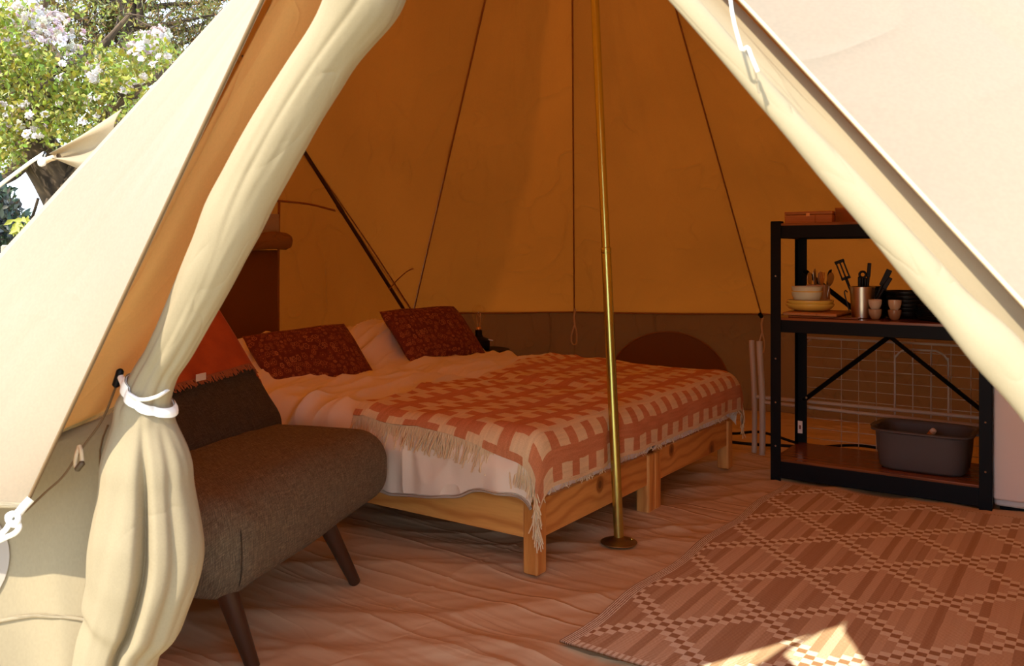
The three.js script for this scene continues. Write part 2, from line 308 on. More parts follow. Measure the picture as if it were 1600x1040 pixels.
const inward = (p, k) => p.clone().add(new THREE.Vector3(0.371 - p.x, 0, -3.0 - p.z).normalize().multiplyScalar(k));
const seamTube = (a, b, r = 0.0042) => tube([0, 0.25, 0.5, 0.75, 1].map((t) => inward(EX(a, b, t), 0.012).add(new THREE.Vector3(0, -0.004, 0))), r, 30, 6);
for (const p of [V1, V2, V3, V4]) obj('seam', seamTube(p, TOP), M.seam, roof);
for (const [a, b] of [[EL, EM], [EM, VS]]) obj('hem', tube([a, b], 0.004, 8, 6), M.outer, roof);
obj('hem', tube([0, 0.2, 0.4, 0.6, 0.8, 1].map((t) => eL(t)), 0.0024, 30, 6), M.hem, roof);
obj('hem', tube([0, 0.2, 0.4, 0.6, 0.8, 1].map((t) => eR(t)), 0.0015, 30, 6), M.webbing, roof);

function wallPiece(name, list, parent) {
  for (let i = 1; i < list.length; i++) {
    const a = list[i - 1], b = list[i], w = a.distanceTo(b), n = new THREE.Vector3(-(b.z - a.z), 0, b.x - a.x).normalize();
    obj('wall_panel', cloth(70, 24, (u, v) => {
      const p = EX(a, b, u); p.y = lerp(-0.03, p.y + 0.01, v);
      const s = Math.sin(Math.PI * u) ** 0.5 * Math.sin(Math.PI * clamp(v, 0, 1));
      return p.addScaledVector(n, s * (0.03 * n3(u * 4 + i, v * 2, i) + 0.014 * ridge(u * 5 + v, v * 2.4, i * 3)));
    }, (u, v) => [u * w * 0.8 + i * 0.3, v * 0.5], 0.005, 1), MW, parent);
  }
}
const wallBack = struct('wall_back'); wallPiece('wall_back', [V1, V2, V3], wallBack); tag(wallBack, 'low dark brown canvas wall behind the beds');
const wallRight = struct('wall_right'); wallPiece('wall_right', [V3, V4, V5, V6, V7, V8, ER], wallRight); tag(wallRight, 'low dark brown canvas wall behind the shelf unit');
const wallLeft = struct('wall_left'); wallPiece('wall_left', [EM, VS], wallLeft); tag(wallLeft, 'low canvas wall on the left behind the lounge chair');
for (const [a, b, w] of [[V1, V2, wallBack], [V2, V3, wallBack], [V3, V4, wallRight]]) obj('seam', tube([0, 0.2, 0.4, 0.6, 0.8, 1].map((t) => inward(EX(a, b, t), 0.016).add(new THREE.Vector3(0, -0.006 * Math.sin(Math.PI * t) + 0.002 * Math.sin(t * 17), 0))), 0.005, 24, 6), M.seam, w);
{ // arched vent sewn into the back wall, seen between pole and shelf
  const a = inward(V2, 0.03), b = inward(V3, 0.03), at = (s, h) => { const p = EX(a, b, s); p.y = h; return p; };
  const arc = []; for (let i = 0; i <= 24; i++) { const q = Math.PI * i / 24; arc.push(at(0.51 - 0.33 * Math.cos(q), 0.12 + 0.36 * Math.sin(q))); }
  obj('vent_seam', tube(arc, 0.005, 60, 6), M.seam, wallBack);
  const flapGeo = grid(24, 8, (u, v) => { const q = Math.PI * u; return at(0.51 - 0.33 * Math.cos(q) * v, 0.12 + 0.36 * Math.sin(q) * v).add(new THREE.Vector3(0, 0, 0.004 * n3(u * 6, v * 4))); }, (u, v) => [u, v * 0.4]);
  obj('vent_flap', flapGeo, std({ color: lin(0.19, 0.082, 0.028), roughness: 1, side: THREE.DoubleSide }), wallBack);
}
// the second door at the back left: an upright gable with a pole up its side and a rolled window cover
{
  const door = struct('door_1'); tag(door, 'canvas side door with seams and a rolled window cover behind the bed head');
  const w = VS.distanceTo(V1), nIn = V(0.772, 0, -0.636);
  const P = (s, h) => { const p = EX(VS, V1, s); p.y = h; return p; };
  const hTop = (s) => (s < 0.5 ? lerp(0.62, 2.1, s * 2) : lerp(2.1, 0.6, s * 2 - 1)) + 0.01;
  obj('door_panel', cloth(110, 50, (u, v) => P(u, lerp(-0.01, hTop(u), v)).addScaledVector(nIn, 0.02 * Math.sin(Math.PI * u) * n3(u * 9 + v * 2.5, v * 1.6, 4) + 0.018 * Math.sin(Math.PI * u) * ridge(u * 7 + v * 2.2, v * 0.7, 9) * Math.sin(Math.PI * clamp(v, 0.05, 0.95))), (u, v) => [u * w * 0.5, v * hTop(u) * 0.5], 0.005, 1), MC, door);
  const In = (s, h, k = 0.03) => P(s, h).addScaledVector(nIn, k);
  obj('seam', tube([In(0.40, 1.29), In(0.637, 1.272), In(0.7, 1.262), In(0.76, 1.235)], 0.006, 24, 6), M.seam, door);
  obj('seam', tube([In(0.618, 1.27), In(0.616, 0.9), In(0.616, 0.4)], 0.007, 16, 6), M.seam, door);
  obj('seam', tube([In(0.985, 0.62), In(0.87, 0.99), In(0.75, 1.36), In(0.6, 1.80)], 0.005, 24, 6), M.seam, door);
  const win = obj('window_cover', cloth(20, 14, (u, v) => In(lerp(0.36, 0.612, u), lerp(0.3, 1.0, v), 0.034 + 0.006 * n3(u * 4, v * 4, 3)), (u, v) => [u * 0.4, v * 0.4], 0.004, 1), [M.wall, M.wall], door);
  const roll = []; const rings = 30;
  const rollGeo = grid(24, rings, (u, v) => { const q = u * Math.PI * 2, r = 0.043 * (1 + 0.15 * n3(v * 6, Math.cos(q), Math.sin(q))) * (v < 0.03 || v > 0.985 ? 0.75 : 1); return In(lerp(0.36, 0.632, v), 1.045 + r * 1.1 * Math.sin(q) + 0.008 * Math.sin(v * 9), 0.075 + r * 0.8 * Math.cos(q)); }, (u, v) => [u * 0.3, v]);
  obj('window_roll', rollGeo, M.wall.clone(), door).material.side = THREE.DoubleSide;
  door.children[door.children.length - 1].material.color.setRGB(0.36, 0.19, 0.07);
  obj('window_net', grid(4, 8, (u, v) => In(lerp(0.50, 0.615, u), lerp(1.09, 1.2, v), 0.04)), M.netting, door);
  const pole = thing('frame_pole', 'dark slanted tent pole along the side door seam behind the bed head', 'tent pole');
  obj('pole', capTube(In(0.992, 0.5, 0.05), In(0.53, 2.04, 0.05), 0.0115, 0.0115, 12), std({ color: lin(0.05, 0.018, 0.008), metalness: 0.3, roughness: 0.45 }), pole);
  obj('joint', capTube(EX(In(0.992, 0.5, 0.05), In(0.53, 2.04, 0.05), 0.47), EX(In(0.992, 0.5, 0.05), In(0.53, 2.04, 0.05), 0.5), 0.0135, 0.0135, 12), std({ color: lin(0.06, 0.022, 0.01), metalness: 0.3, roughness: 0.4 }), pole);
  tag(obj('tie_cord', tube([px(608, 452, 5.33), px(622, 436, 5.28), px(636, 424, 5.3), px(648, 418, 5.36)], 0.004, 24, 6), M.seam), 'dark cord tied across the slanted pole near the wall seam', 'cord');
}
// ground and groundsheet
const ring0 = [EL, EM, VS, V1, V2, V3, V4, V5, V6, V7, V8, ER].map((p) => { const q = p.clone(); q.y = 0; return q; });
const hub = V(0.371, 0, 3.0);
const per = []; for (let i = 0; i < ring0.length; i++) { const a = ring0[i], b = ring0[(i + 1) % ring0.length], n = Math.max(2, Math.round(a.distanceTo(b) / 0.03)); for (let k = 0; k < n; k++) per.push(EX(a, b, k / n)); }
for (const p of per) if (p.z < -1.3) p.sub(hub).multiplyScalar(1.05).add(hub);
const FD = new THREE.Vector3(0.5675, 0, -0.8233), LD = new THREE.Vector3(-0.8233, 0, -0.5675);   // the two directions the furniture stands along
function floorH(x, z) {
  const f = x * FD.x + z * FD.z, e = x * -LD.x + z * -LD.z;
  const w = fbm(x * 0.5, z * 0.5, 2, 2) * 1.2;
  let h = 0.013 * ridge(x * 0.55 + w, z * 4.2 + x * 0.9 + w, 5) + 0.010 * ridge(e * 0.6 + w, f * 5.5 + w, 15) + 0.006 * ridge(x * 1.3, z * 9 + x * 2, 25) * (0.5 + 0.5 * n3(x, z, 30));
  const c0 = (-0.585 * -LD.x - 2.062 * -LD.z);
  for (const k of [0, 0.62, -0.62, 1.24]) h += 0.005 * Math.exp(-(((e - c0 + k + 0.01 * n3(f * 2, k)) / 0.006) ** 2));
  return Math.min(h, 0.022) - 0.024;
}
{
  const NR = 150, g = grid(per.length, NR, (u, v) => { const p = EX(hub, per[Math.round(u * per.length) % per.length], Math.pow(v, 0.85)); p.y = floorH(p.x, p.z); return p; }, (u, v, p) => [(p.x * 0.8233 + p.z * 0.5675) * 0.3, (p.x * 0.5675 - p.z * 0.8233) * 0.9]);
  const idx = g.index.array; for (let i = 0; i < idx.length; i += 3) { const t = idx[i + 1]; idx[i + 1] = idx[i + 2]; idx[i + 2] = t; }
  g.computeVertexNormals();
  const nm = g.attributes.normal; let up = 0; for (let i = 0; i < nm.count; i++) up += nm.getY(i);
  if (up < 0) { for (let i = 0; i < idx.length; i += 3) { const t = idx[i + 1]; idx[i + 1] = idx[i + 2]; idx[i + 2] = t; } g.computeVertexNormals(); }
  tag(obj('floor', g, M.floor), 'wrinkled tan groundsheet covering the tent floor', null, null, 'structure');
  tag(obj('ground', new THREE.CircleGeometry(40, 64).rotateX(-Math.PI / 2).translate(0, -0.06, 0), M.grass), 'green grass around the tent', null, null, 'structure');
}
// the front cloths beside the open door: lower wall and the shaded strip that runs up behind each roof edge
const leftAxis = [[0, px(168, 1395, 1.25)], [0.12, px(172, 1250, 1.24)], [0.2, px(180, 1040, 1.22)], [0.26, px(208, 960, 1.21)], [0.31, px(228, 870, 1.20)], [0.38, px(229, 740, 1.19)], [0.43, px(225, 650, 1.18)], [0.45, px(231, 615, 1.175)], [0.475, px(245, 581, 1.165)], [0.51, px(276, 527, 1.14)], [0.58, px(338, 400, 1.09)], [0.64, px(381, 308, 1.065)], [0.71, px(444, 195, 1.03)], [0.76, px(503, 100, 1.0)], [0.82, px(566, 0, 0.97)], [0.88, px(578, -70, 0.965)], [0.94, px(548, -210, 0.96)], [1, px(608, -440, 0.95)]];
const leftHalf = [[0, 52], [0.12, 58], [0.2, 64], [0.26, 82], [0.31, 88], [0.38, 70], [0.43, 46], [0.45, 39], [0.475, 40], [0.51, 43], [0.58, 51], [0.64, 57], [0.71, 60], [0.76, 60], [0.82, 70], [0.88, 56], [0.94, 16], [1, 6]];
const rightAxis = [[0, px(1720, 1700, 0.56)], [0.1, px(1760, 1300, 0.56)], [0.22, px(1800, 950, 0.55)], [0.36, px(1690, 705, 0.56)], [0.45, px(1567, 560, 0.585)], [0.54, px(1475, 461, 0.61)], [0.66, px(1347, 315, 0.64)], [0.78, px(1208, 161, 0.675)], [0.88, px(1068, 0, 0.71)], [0.95, px(850, -240, 0.81)], [1, px(680, -470, 0.94)]];
const rightHalf = [[0, 60], [0.1, 60], [0.22, 62], [0.36, 56], [0.45, 47], [0.54, 36], [0.66, 31], [0.78, 22], [0.88, 21], [0.95, 18], [1, 8]];
const smoothStops = (stops) => { const c = curve(stops.map((s) => s[1])); const ks = stops.map((s) => s[0]); return (t) => { let i = 1; while (i < ks.length - 1 && t > ks[i]) i++; return c.getPoint(clamp((i - 1 + (t - ks[i - 1]) / (ks[i] - ks[i - 1])) / (ks.length - 1), 0, 1)); }; };
const numStops = (stops) => (t) => { let i = 1; while (i < stops.length - 1 && t > stops[i][0]) i++; const [a, p] = stops[i - 1], [b, q] = stops[i], k = clamp((t - a) / (b - a), 0, 1); return lerp(p, q, k * k * (3 - 2 * k)); };
const axL = smoothStops(leftAxis), axR = smoothStops(rightAxis);
const wallFront = struct('wall_front'); tag(wallFront, 'sunlit canvas beside the door with a shaded strip running up behind each roof edge');
{
  const Lb = along([[0, V(-1.05, -0.03, 1.185)], [0.28, V(-1.05, 0.63, 1.18)], [0.33, V(-0.76, 0.67, 1.19)], [0.36, eL(0.06).add(V(-0.07, 0, 0.055))], [0.52, eL(0.3).add(V(-0.03, 0, 0.06))], [0.7, eL(0.65).add(V(-0.012, 0, 0.06))], [1, eL(0.98).add(V(0, 0, 0.04))]]);
  const Rb = along([[0, V(-0.5, -0.03, 1.26)], [0.28, V(-0.535, 0.72, 1.25)], [0.36, px(231, 600, 1.265)], [0.52, axL(0.58).add(V(-0.01, 0, 0.14))], [0.7, axL(0.82).add(V(-0.02, 0, 0.17))], [1, axL(1).add(V(0.01, 0, 0.08))]]);
  const front = (u, v) => {
    const p = Lb(v).lerp(Rb(v), u), s = Math.sin(Math.PI * clamp(u, 0.02, 0.98)), low = smoothstep(0.27 - v, 0, 0.1);
    p.z += s * (0.012 * n3(u * 5, v * 7, 2) + low * (0.015 * n3(u * 4 + 3, v * 5, 8) + 0.010 * ridge(u * 3.4 + v * 2, v * 5, 12)) + 0.018 * (1 - low) * Math.sin(u * Math.PI * 2.2 + 0.6));
    return p;
  };
  obj('wall_panel', cloth(70, 70, (u, v) => front(u, v * 0.345), (u, v) => [u * 0.3, v * 0.45], 0.003, -1), [M.flap, M.flap], wallFront);
  obj('door_strip', cloth(50, 110, (u, v) => front(u, 0.33 + 0.67 * v), (u, v) => [u * 0.3, v], 0.003, -1), [M.strip, M.strip], wallFront);
  // hem of the strip, a ridge running from the corner of the roof edge up to the toggle, and a stitched line down the wall
  const on = (u, v, k = 0.004) => front(u, v).add(new THREE.Vector3(0, 0, k));
  obj('strip_hem', tube([px(38, 800, 1.17), px(72, 768, 1.18), px(100, 742, 1.185), px(128, 700, 1.19), px(160, 655, 1.2), px(182, 602, 1.205)], 0.0016, 40, 6), M.hem, wallFront);
  obj('wall_seam', tube([0.3, 0.27, 0.23, 0.19, 0.14, 0.08].map((v, i) => on(0.885 + 0.006 * Math.sin(i), v, 0.002)), 0.0013, 30, 6), M.hem, wallFront);
  obj('mud_flap_seam', tube([0.4, 0.5, 0.6, 0.68, 0.75, 0.82, 0.88, 0.93].map((u, i) => on(u, 0.187 - 0.012 * Math.max(0, (u - 0.7) / 0.2) ** 2, 0.002)), 0.0028, 50, 6), M.outer, wallFront);
  obj('vent_net', grid(14, 14, (u, v) => on(lerp(0.3, 0.55 + 0.08 * Math.sin(Math.PI * v) ** 0.7, u), lerp(0.192, 0.252, v), 0.003)), M.netting, wallFront);
  const Lr = along([[0, V(0.42, -0.03, 0.58)], [0.25, axR(0.3).add(V(0.004, 0, 0.010))], [0.5, axR(0.54).add(V(0.005, 0, 0.008))], [0.75, axR(0.88).add(V(0.005, 0, 0.006))], [1, axR(1)]]);
  const Rr = along([[0, V(0.55, -0.03, 0.47)], [0.2, eR(0.02).add(V(0.012, 0, 0.012))], [0.5, eR(0.2).add(V(0.010, 0, 0.02))], [0.75, eR(0.4).add(V(0.008, 0, 0.022))], [1, eR(0.98).add(V(0.01, 0, 0.04))]]);
  obj('door_strip', cloth(40, 120, (u, v) => { const p = Lr(v).lerp(Rr(v), u); p.z -= 0.008 * Math.sin(Math.PI * u) * (1 - 0.5 * v); p.x += 0.004 * n3(u * 3, v * 9, 3); return p; }, (u, v) => [u * 0.3, v * 1.3], 0.003, -1), [M.flap, M.flap], wallFront);
}
// rolled door flaps
function rolled(name, axis, halfPx, rho, nu, nv) {
  const half = numStops(halfPx), f = (th, t, k = 1, add = 0) => {
    const p = axis(t), e = 0.012, tg = axis(Math.min(1, t + e)).sub(axis(Math.max(0, t - e))).normalize();
    const S = new THREE.Vector3().crossVectors(tg, new THREE.Vector3(0, 0, 1)).normalize(), N = new THREE.Vector3().crossVectors(S, tg).normalize();
    const d = -p.z, a = half(t) * d / 1350 * Math.max(0.55, Math.abs(tg.y) / Math.hypot(tg.x, tg.y)), q = rho(th, t) * k;
    return p.clone().addScaledVector(S, (a + add) * Math.cos(th) * q).addScaledVector(N, (Math.min(a, 0.075) * 0.8 + add) * Math.sin(th) * q);
  };
  return { f, geo: grid(nu, nv, (u, v) => f(u * Math.PI * 2, v), (u, v) => [u * 0.35, v * 1.6]) };
}
const gs = (x, c, w) => { let d = x - c; d -= Math.round(d / (2 * Math.PI)) * 2 * Math.PI; return Math.exp(-((d / w) ** 2)); };
{
  const t = thing('door_flap', 'rolled cream canvas door flap tied with a white tape on the left', 'tent flap');
  const tie = 0.45;
  const rho = (th, v) => {
    const c = Math.cos(th), s = Math.sin(th), below = smoothstep(tie - v, 0.0, 0.12), near = Math.exp(-(((v - tie) / (v > tie ? 0.075 : 0.02)) ** 2)), up = smoothstep(v - tie, 0.03, 0.3);
    let r = 1 + 0.03 * n3(c * 1.5, s * 1.5, v * 9) + 0.02 * n3(c * 4, s * 4, v * 20);
    r -= below * (0.5 * gs(th, 1.30, 0.12) + 0.10 * gs(th, 0.72, 0.14)) + 0.04 * below * gs(th, 2.0 + 0.4 * Math.sin(v * 9), 0.2);
    r -= near * (0.12 * gs(th, Math.PI * 0.72, 0.16) + 0.10 * gs(th, Math.PI * 0.5, 0.14) + 0.12 * gs(th, Math.PI * 0.28, 0.16));
    r -= up * 0.05 * gs(th, Math.PI * 0.42 + 0.3 * Math.sin(v * 11), 0.10) ;
    return r;
  };
  const R = rolled('flap', axL, leftHalf, rho, 220, 260);
  obj('roll', R.geo, M.flap, t);
  const th0 = (u) => u * Math.PI * 2;
  const band = cloth(80, 4, (u, v) => { const a = th0(u), sl = -0.008 * Math.cos(a); return R.f(a, tie - 0.004 - sl * -1 + (v - 0.5) * 0.010, 1.0, 0.0015 + 0.0015 * Math.sin(v * Math.PI)); }, null, 0.003, -1);
  obj('tie_band', band, [M.tape, M.tape], t);
  obj('tie_band', tube([px(200, 614, 1.15), px(220, 624, 1.138), px(246, 619, 1.14), px(268, 605, 1.17)], 0.0025, 20, 8), M.tape, t);
  obj('tie_loop', tube([px(188, 588, 1.19), px(193, 600, 1.175), px(198, 616, 1.165), px(206, 626, 1.15)], 0.0045, 24, 8), M.tape, t);
  obj('toggle', capTube(px(180, 605, 1.19), px(189, 576, 1.19), 0.0052, 0.0052, 14, 0.003), M.black, t);
}
{
  const t = thing('door_flap', 'rolled cream canvas door flap on the right in front of the shelf unit', 'tent flap');
  const R = rolled('flap', axR, rightHalf, (th, v) => 1 + 0.04 * n3(Math.cos(th) * 1.3, Math.sin(th) * 1.3, v * 7) - 0.05 * gs(th, 1.2, 0.3) * (0.5 + 0.5 * Math.sin(v * 13)), 120, 200);
  obj('roll', R.geo, M.flap, t);
  const c = thing('tie_cord', 'thin cream cord hanging over the rolled right door flap', 'cord');
  obj('cord', tube([px(1139, -20, 0.675), px(1145, 25, 0.67), px(1155, 65, 0.662), px(1160, 78, 0.658), px(1168, 74, 0.656), px(1174, 88, 0.654), px(1184, 112, 0.652)], 0.0013, 50, 8), M.tape, c);
  obj('cord_end', tube([px(1174, 88, 0.654), px(1180, 112, 0.654), px(1186, 146, 0.654)], 0.0008, 16, 6), M.outer, c);
}
{ // toggle loop on the left strip and the knotted cord at the roof corner
  const t = thing('toggle_loop', 'cream tape loop with a dark toggle hanging on the shaded left strip', 'toggle');
  obj('loop', tube([px(124, 696, 1.19), px(119, 712, 1.185), px(118, 726, 1.185), px(122, 733, 1.18), px(128, 724, 1.182), px(127, 706, 1.185), px(124, 696, 1.19)], 0.0028, 40, 8), M.webbing, t);
  obj('toggle', capTube(px(119, 735, 1.178), px(130, 721, 1.178), 0.0042, 0.0042, 12, 0.002), std({ color: lin(0.08, 0.045, 0.02), roughness: 0.5 }), t);
  const k = thing('corner_cord', 'white knotted cord looped at the lower left roof corner', 'cord');
  obj('tape', tube([px(48, 779, 1.13), px(38, 790, 1.125), px(28, 802, 1.12)], 0.0055, 12, 8), M.tape, k);
  const knot = []; for (let i = 0; i <= 40; i++) { const a = i / 40 * Math.PI * 4; knot.push(px(21 + 7 * Math.cos(a) + 2 * Math.sin(a * 1.5), 811 + 9 * Math.sin(a * 0.97 + 0.4), 1.115 + 0.006 * Math.cos(a * 1.5))); }
  obj('knot', tube(knot, 0.0036, 120, 8), M.rope, k);
  obj('loop', tube([px(24, 812, 1.115), px(30, 822, 1.112), px(24, 832, 1.11), px(8, 840, 1.108), px(-40, 862, 1.10)], 0.0036, 40, 8), M.rope, k);
  obj('loop', tube([px(16, 815, 1.115), px(8, 828, 1.112), px(-10, 843, 1.11), px(-45, 866, 1.10)], 0.0036, 40, 8), M.rope, k);
}
{ // guy rope on its canvas tab, left silhouette of the tent
  const t = thing('guy_rope', 'white guy rope on a folded canvas tab at the left edge of the tent', 'rope');
  const A = px(190, 170, 3.36), B = px(104, 268, 3.36), tip = px(80, 243, 3.42), Cc = px(190, 245, 3.3);
  obj('canvas_tab', cloth(16, 16, (u, v) => { const p = EX(EX(A, px(150, 275, 3.36), u), EX(px(84, 240, 3.42), px(90, 250, 3.42), u), v); p.z += 0.05 * Math.sin(u * Math.PI * 3) * (0.3 + 0.5 * v); return p; }, (u, v) => [u * 0.1, v * 0.2], 0.003, 1), [M.outer, M.outer], t);
  obj('webbing', tube([px(92, 244, 3.41), px(78, 248, 3.43), px(70, 252, 3.44)], 0.012, 12, 8), M.webbing, t);
  const kn = []; for (let i = 0; i <= 30; i++) { const a = i / 30 * Math.PI * 4; kn.push(px(66 + 4 * Math.cos(a), 252 + 5 * Math.sin(a * 0.95), 3.44 + 0.01 * Math.cos(a * 1.4))); }
  obj('knot', tube(kn, 0.008, 80, 8), M.rope, t);
  obj('rope', tube([px(66, 252, 3.44), px(0, 289, 3.5), V(-4.3, -0.05, 4.3)], 0.0075, 40, 8), M.rope, t);
}
// tape loops at the back seams
function tapeLoop(x, y0, y1, d, label) {
  const t = thing('tape_loop', label, 'tape'), m = lerp(y0, y1, 0.45);
  obj('tape', tube([px(x + 2, y0, d), px(x, lerp(y0, m, 0.5), d - 0.01), px(x + 1, m, d - 0.01)], 0.006, 16, 6), M.webbing, t);
  obj('loop', tube([px(x + 1, m, d - 0.01), px(x - 4, lerp(m, y1, 0.6), d - 0.02), px(x - 3, y1, d - 0.02), px(x + 3, y1 + 1, d - 0.015), px(x + 4, lerp(m, y1, 0.5), d - 0.01), px(x + 1, m, d - 0.01)], 0.005, 40, 6), M.webbing, t);
  return t;
}
tapeLoop(897, 482, 536, 5.58, 'cream tape loop hanging at the back seam left of the brass pole');
{ const t = tapeLoop(1190, 494, 548, 5.36, 'cream tape loop hanging beside the black shelf post'); obj('hook', capTube(px(1186, 489, 5.36), px(1191, 496, 5.36), 0.012, 0.012, 10), M.black, t); }
// centre pole
{
  const t = thing('tent_pole', 'slim brass tent pole in two lengths standing on a round base plate', 'tent pole');
  const a = V(0.3637, 0.008, 2.94), b = V(0.228, 3.09, 2.96), P = (k) => EX(a, b, k), kj = 0.318;
  obj('lower_section', capTube(P(0), P(kj), 0.0168, 0.0168, 24, 0.001), M.brass, t);
  obj('upper_section', capTube(P(kj), P(1), 0.0145, 0.0145, 24, 0.001), M.brass, t);
  obj('collar', capTube(P(kj - 0.004), P(kj + 0.003), 0.0180, 0.0180, 24, 0.002), M.brass, t);
  obj('base_plate', lathe([[0, 0], [0.060, 0], [0.062, 0.002], [0.058, 0.004], [0.022, 0.007], [0.018, 0.02], [0, 0.02]], 40).translate(a.x, -0.006, a.z), std({ color: lin(0.36, 0.26, 0.12), metalness: 1, roughness: 0.42 }), t);
  obj('stud', lathe([[0, 0], [0.006, 0], [0.006, 0.006], [0, 0.008]], 12).translate(a.x + 0.045, -0.002, a.z - 0.01), M.brass, t);
}
// ---------------------------------------------------------------- beds
const TURN = Math.atan2(0.8233, 0.5675);                  // local +x runs along FD, local -z along LD
const BED0 = V(0.0772, 0, 2.624);
const bedW = (f, h, l) => new THREE.Vector3(BED0.x, h, BED0.z).addScaledVector(FD, f).addScaledVector(LD, l);
function bedFrame(label, f0) {
  const t = thing('bed_frame', label, 'bed', bedW(f0, 0, 0), TURN, 'low pine bed frames side by side');
  const W = 0.83, L = 2.05, P = 0.055;
  for (const [x, z] of [[0, 0], [W - P, 0], [0, L - P], [W - P, L - P]]) obj('post', boardUV(rbox(P, 0.2235, P, 0.009, x + P / 2, 0.2235 / 2 - 0.008, -z - P / 2, 3), 'y', x + z + f0), M.pine, t);
  const y0 = 0.1, y1 = 0.219, hh = y1 - y0, ym = (y0 + y1) / 2;
  obj('side_rail', boardUV(rbox(0.024, hh, L - 2 * P, 0.004, 0.02, ym, -L / 2), 'z', 0.13 + f0), M.pine, t);
  obj('side_rail', boardUV(rbox(0.024, hh, L - 2 * P, 0.004, W - 0.02, ym, -L / 2), 'z', 0.6), M.pine, t);
  obj('foot_rail', boardUV(rbox(W - 2 * P, hh, 0.024, 0.004, W / 2, ym, -0.02), 'x', 0.35 + f0 * 0.7), M.pine, t);
  obj('head_rail', boardUV(rbox(W - 2 * P, hh, 0.024, 0.004, W / 2, ym, -L + 0.02), 'x', 0.8), M.pine, t);
  for (let i = 0; i < 9; i++) obj('slat', boardUV(rbox(W - 0.07, 0.018, 0.07, 0.003, W / 2, 0.17, -0.16 - i * 0.215), 'x', i * 0.3), M.pine, t);
  return t;
}
bedFrame('low pine bed frame standing nearest the lounge chair', 0);
bedFrame('low pine bed frame standing farther back beside the canvas wall', 0.831);
// mattress with a gathered sheet at the foot
function mattress(label, f0) {
  const W = 0.79, L = 1.96, H = 0.205, NU = 260, NV = 14;
  const t = thing('mattress', label, 'mattress', bedW(f0 + 0.02, 0.182, 0.045), TURN, 'white mattresses');
  const g = new RoundedBoxGeometry(W, H, L, 8, 0.05).translate(W / 2, H / 2, -L / 2);
  obj('core', g, M.sheet, t);
  const sk = grid(NU, NV, (u, v) => { const pl = 0.5 + 0.5 * Math.sin(u * 190 + 2.5 * n3(u * 30, 1, f0) + v * 1.5 * n3(u * 14, v * 2, f0)); const bul = Math.sin(Math.PI * clamp(v, 0, 1)); return new THREE.Vector3(u * W, 0.012 + v * (H - 0.02), 0.012 + bul * 0.022 + pl * 0.013 * (1 - v * 0.6) * bul + 0.008 * n3(u * 9, v * 2, 6 + f0)); });
  obj('sheet_skirt', sk, M.sheet, t).material.side = THREE.DoubleSide;
  return t;
}
mattress('white mattress with gathered sheet on the nearer pine bed', 0.0);
mattress('white mattress with gathered sheet on the farther pine bed', 0.831);
const BW = 1.661;
const bump2 = (x, y, cx, cy, wx, wy) => { const a = Math.abs((x - cx) / wx), b = Math.abs((y - cy) / wy); return Math.exp(-(a ** 3)) * Math.exp(-(b ** 2.6)); };
function bedH(f, l) {
  let h = 0.418 + 0.012 * smoothstep(l, 0.3, 1.0);
  h += 0.15 * bump2(f, l, 0.42, 1.78, 0.36, 0.26) + 0.165 * bump2(f, l, 1.24, 1.78, 0.36, 0.26);
  h -= 0.018 * Math.exp(-(((f - 0.83) / 0.07) ** 2)) * smoothstep(l, 0.1, 0.5);
  const w = 0.35 * n3(f * 1.4, l * 1.4, 3);
  h += 0.010 * fbm(f * 1.6, l * 2.6, 7, 3) + 0.024 * ridge(f * 1.1 + w + l * 0.25, l * 5.2 - f * 0.9 + w, 2) * smoothstep(l, 0.5, 1.0) + 0.015 * ridge(f * 2.1 + l, l * 9 - f * 3 + w, 12) * smoothstep(l, 0.6, 1.1);
  h += 0.02 * ridge(f * 3 - l * 1.2, l * 2.2 + f, 21) * (bump2(f, l, 0.83, 1.5, 0.4, 0.4));
  return h;
}
function edgeDrop(a, r) { const q = r * Math.PI / 2; if (a <= 0) return [a, 0]; if (a < q) { const k = a / r; return [r * Math.sin(k), r * (1 - Math.cos(k))]; } return [r, r + a - q]; }
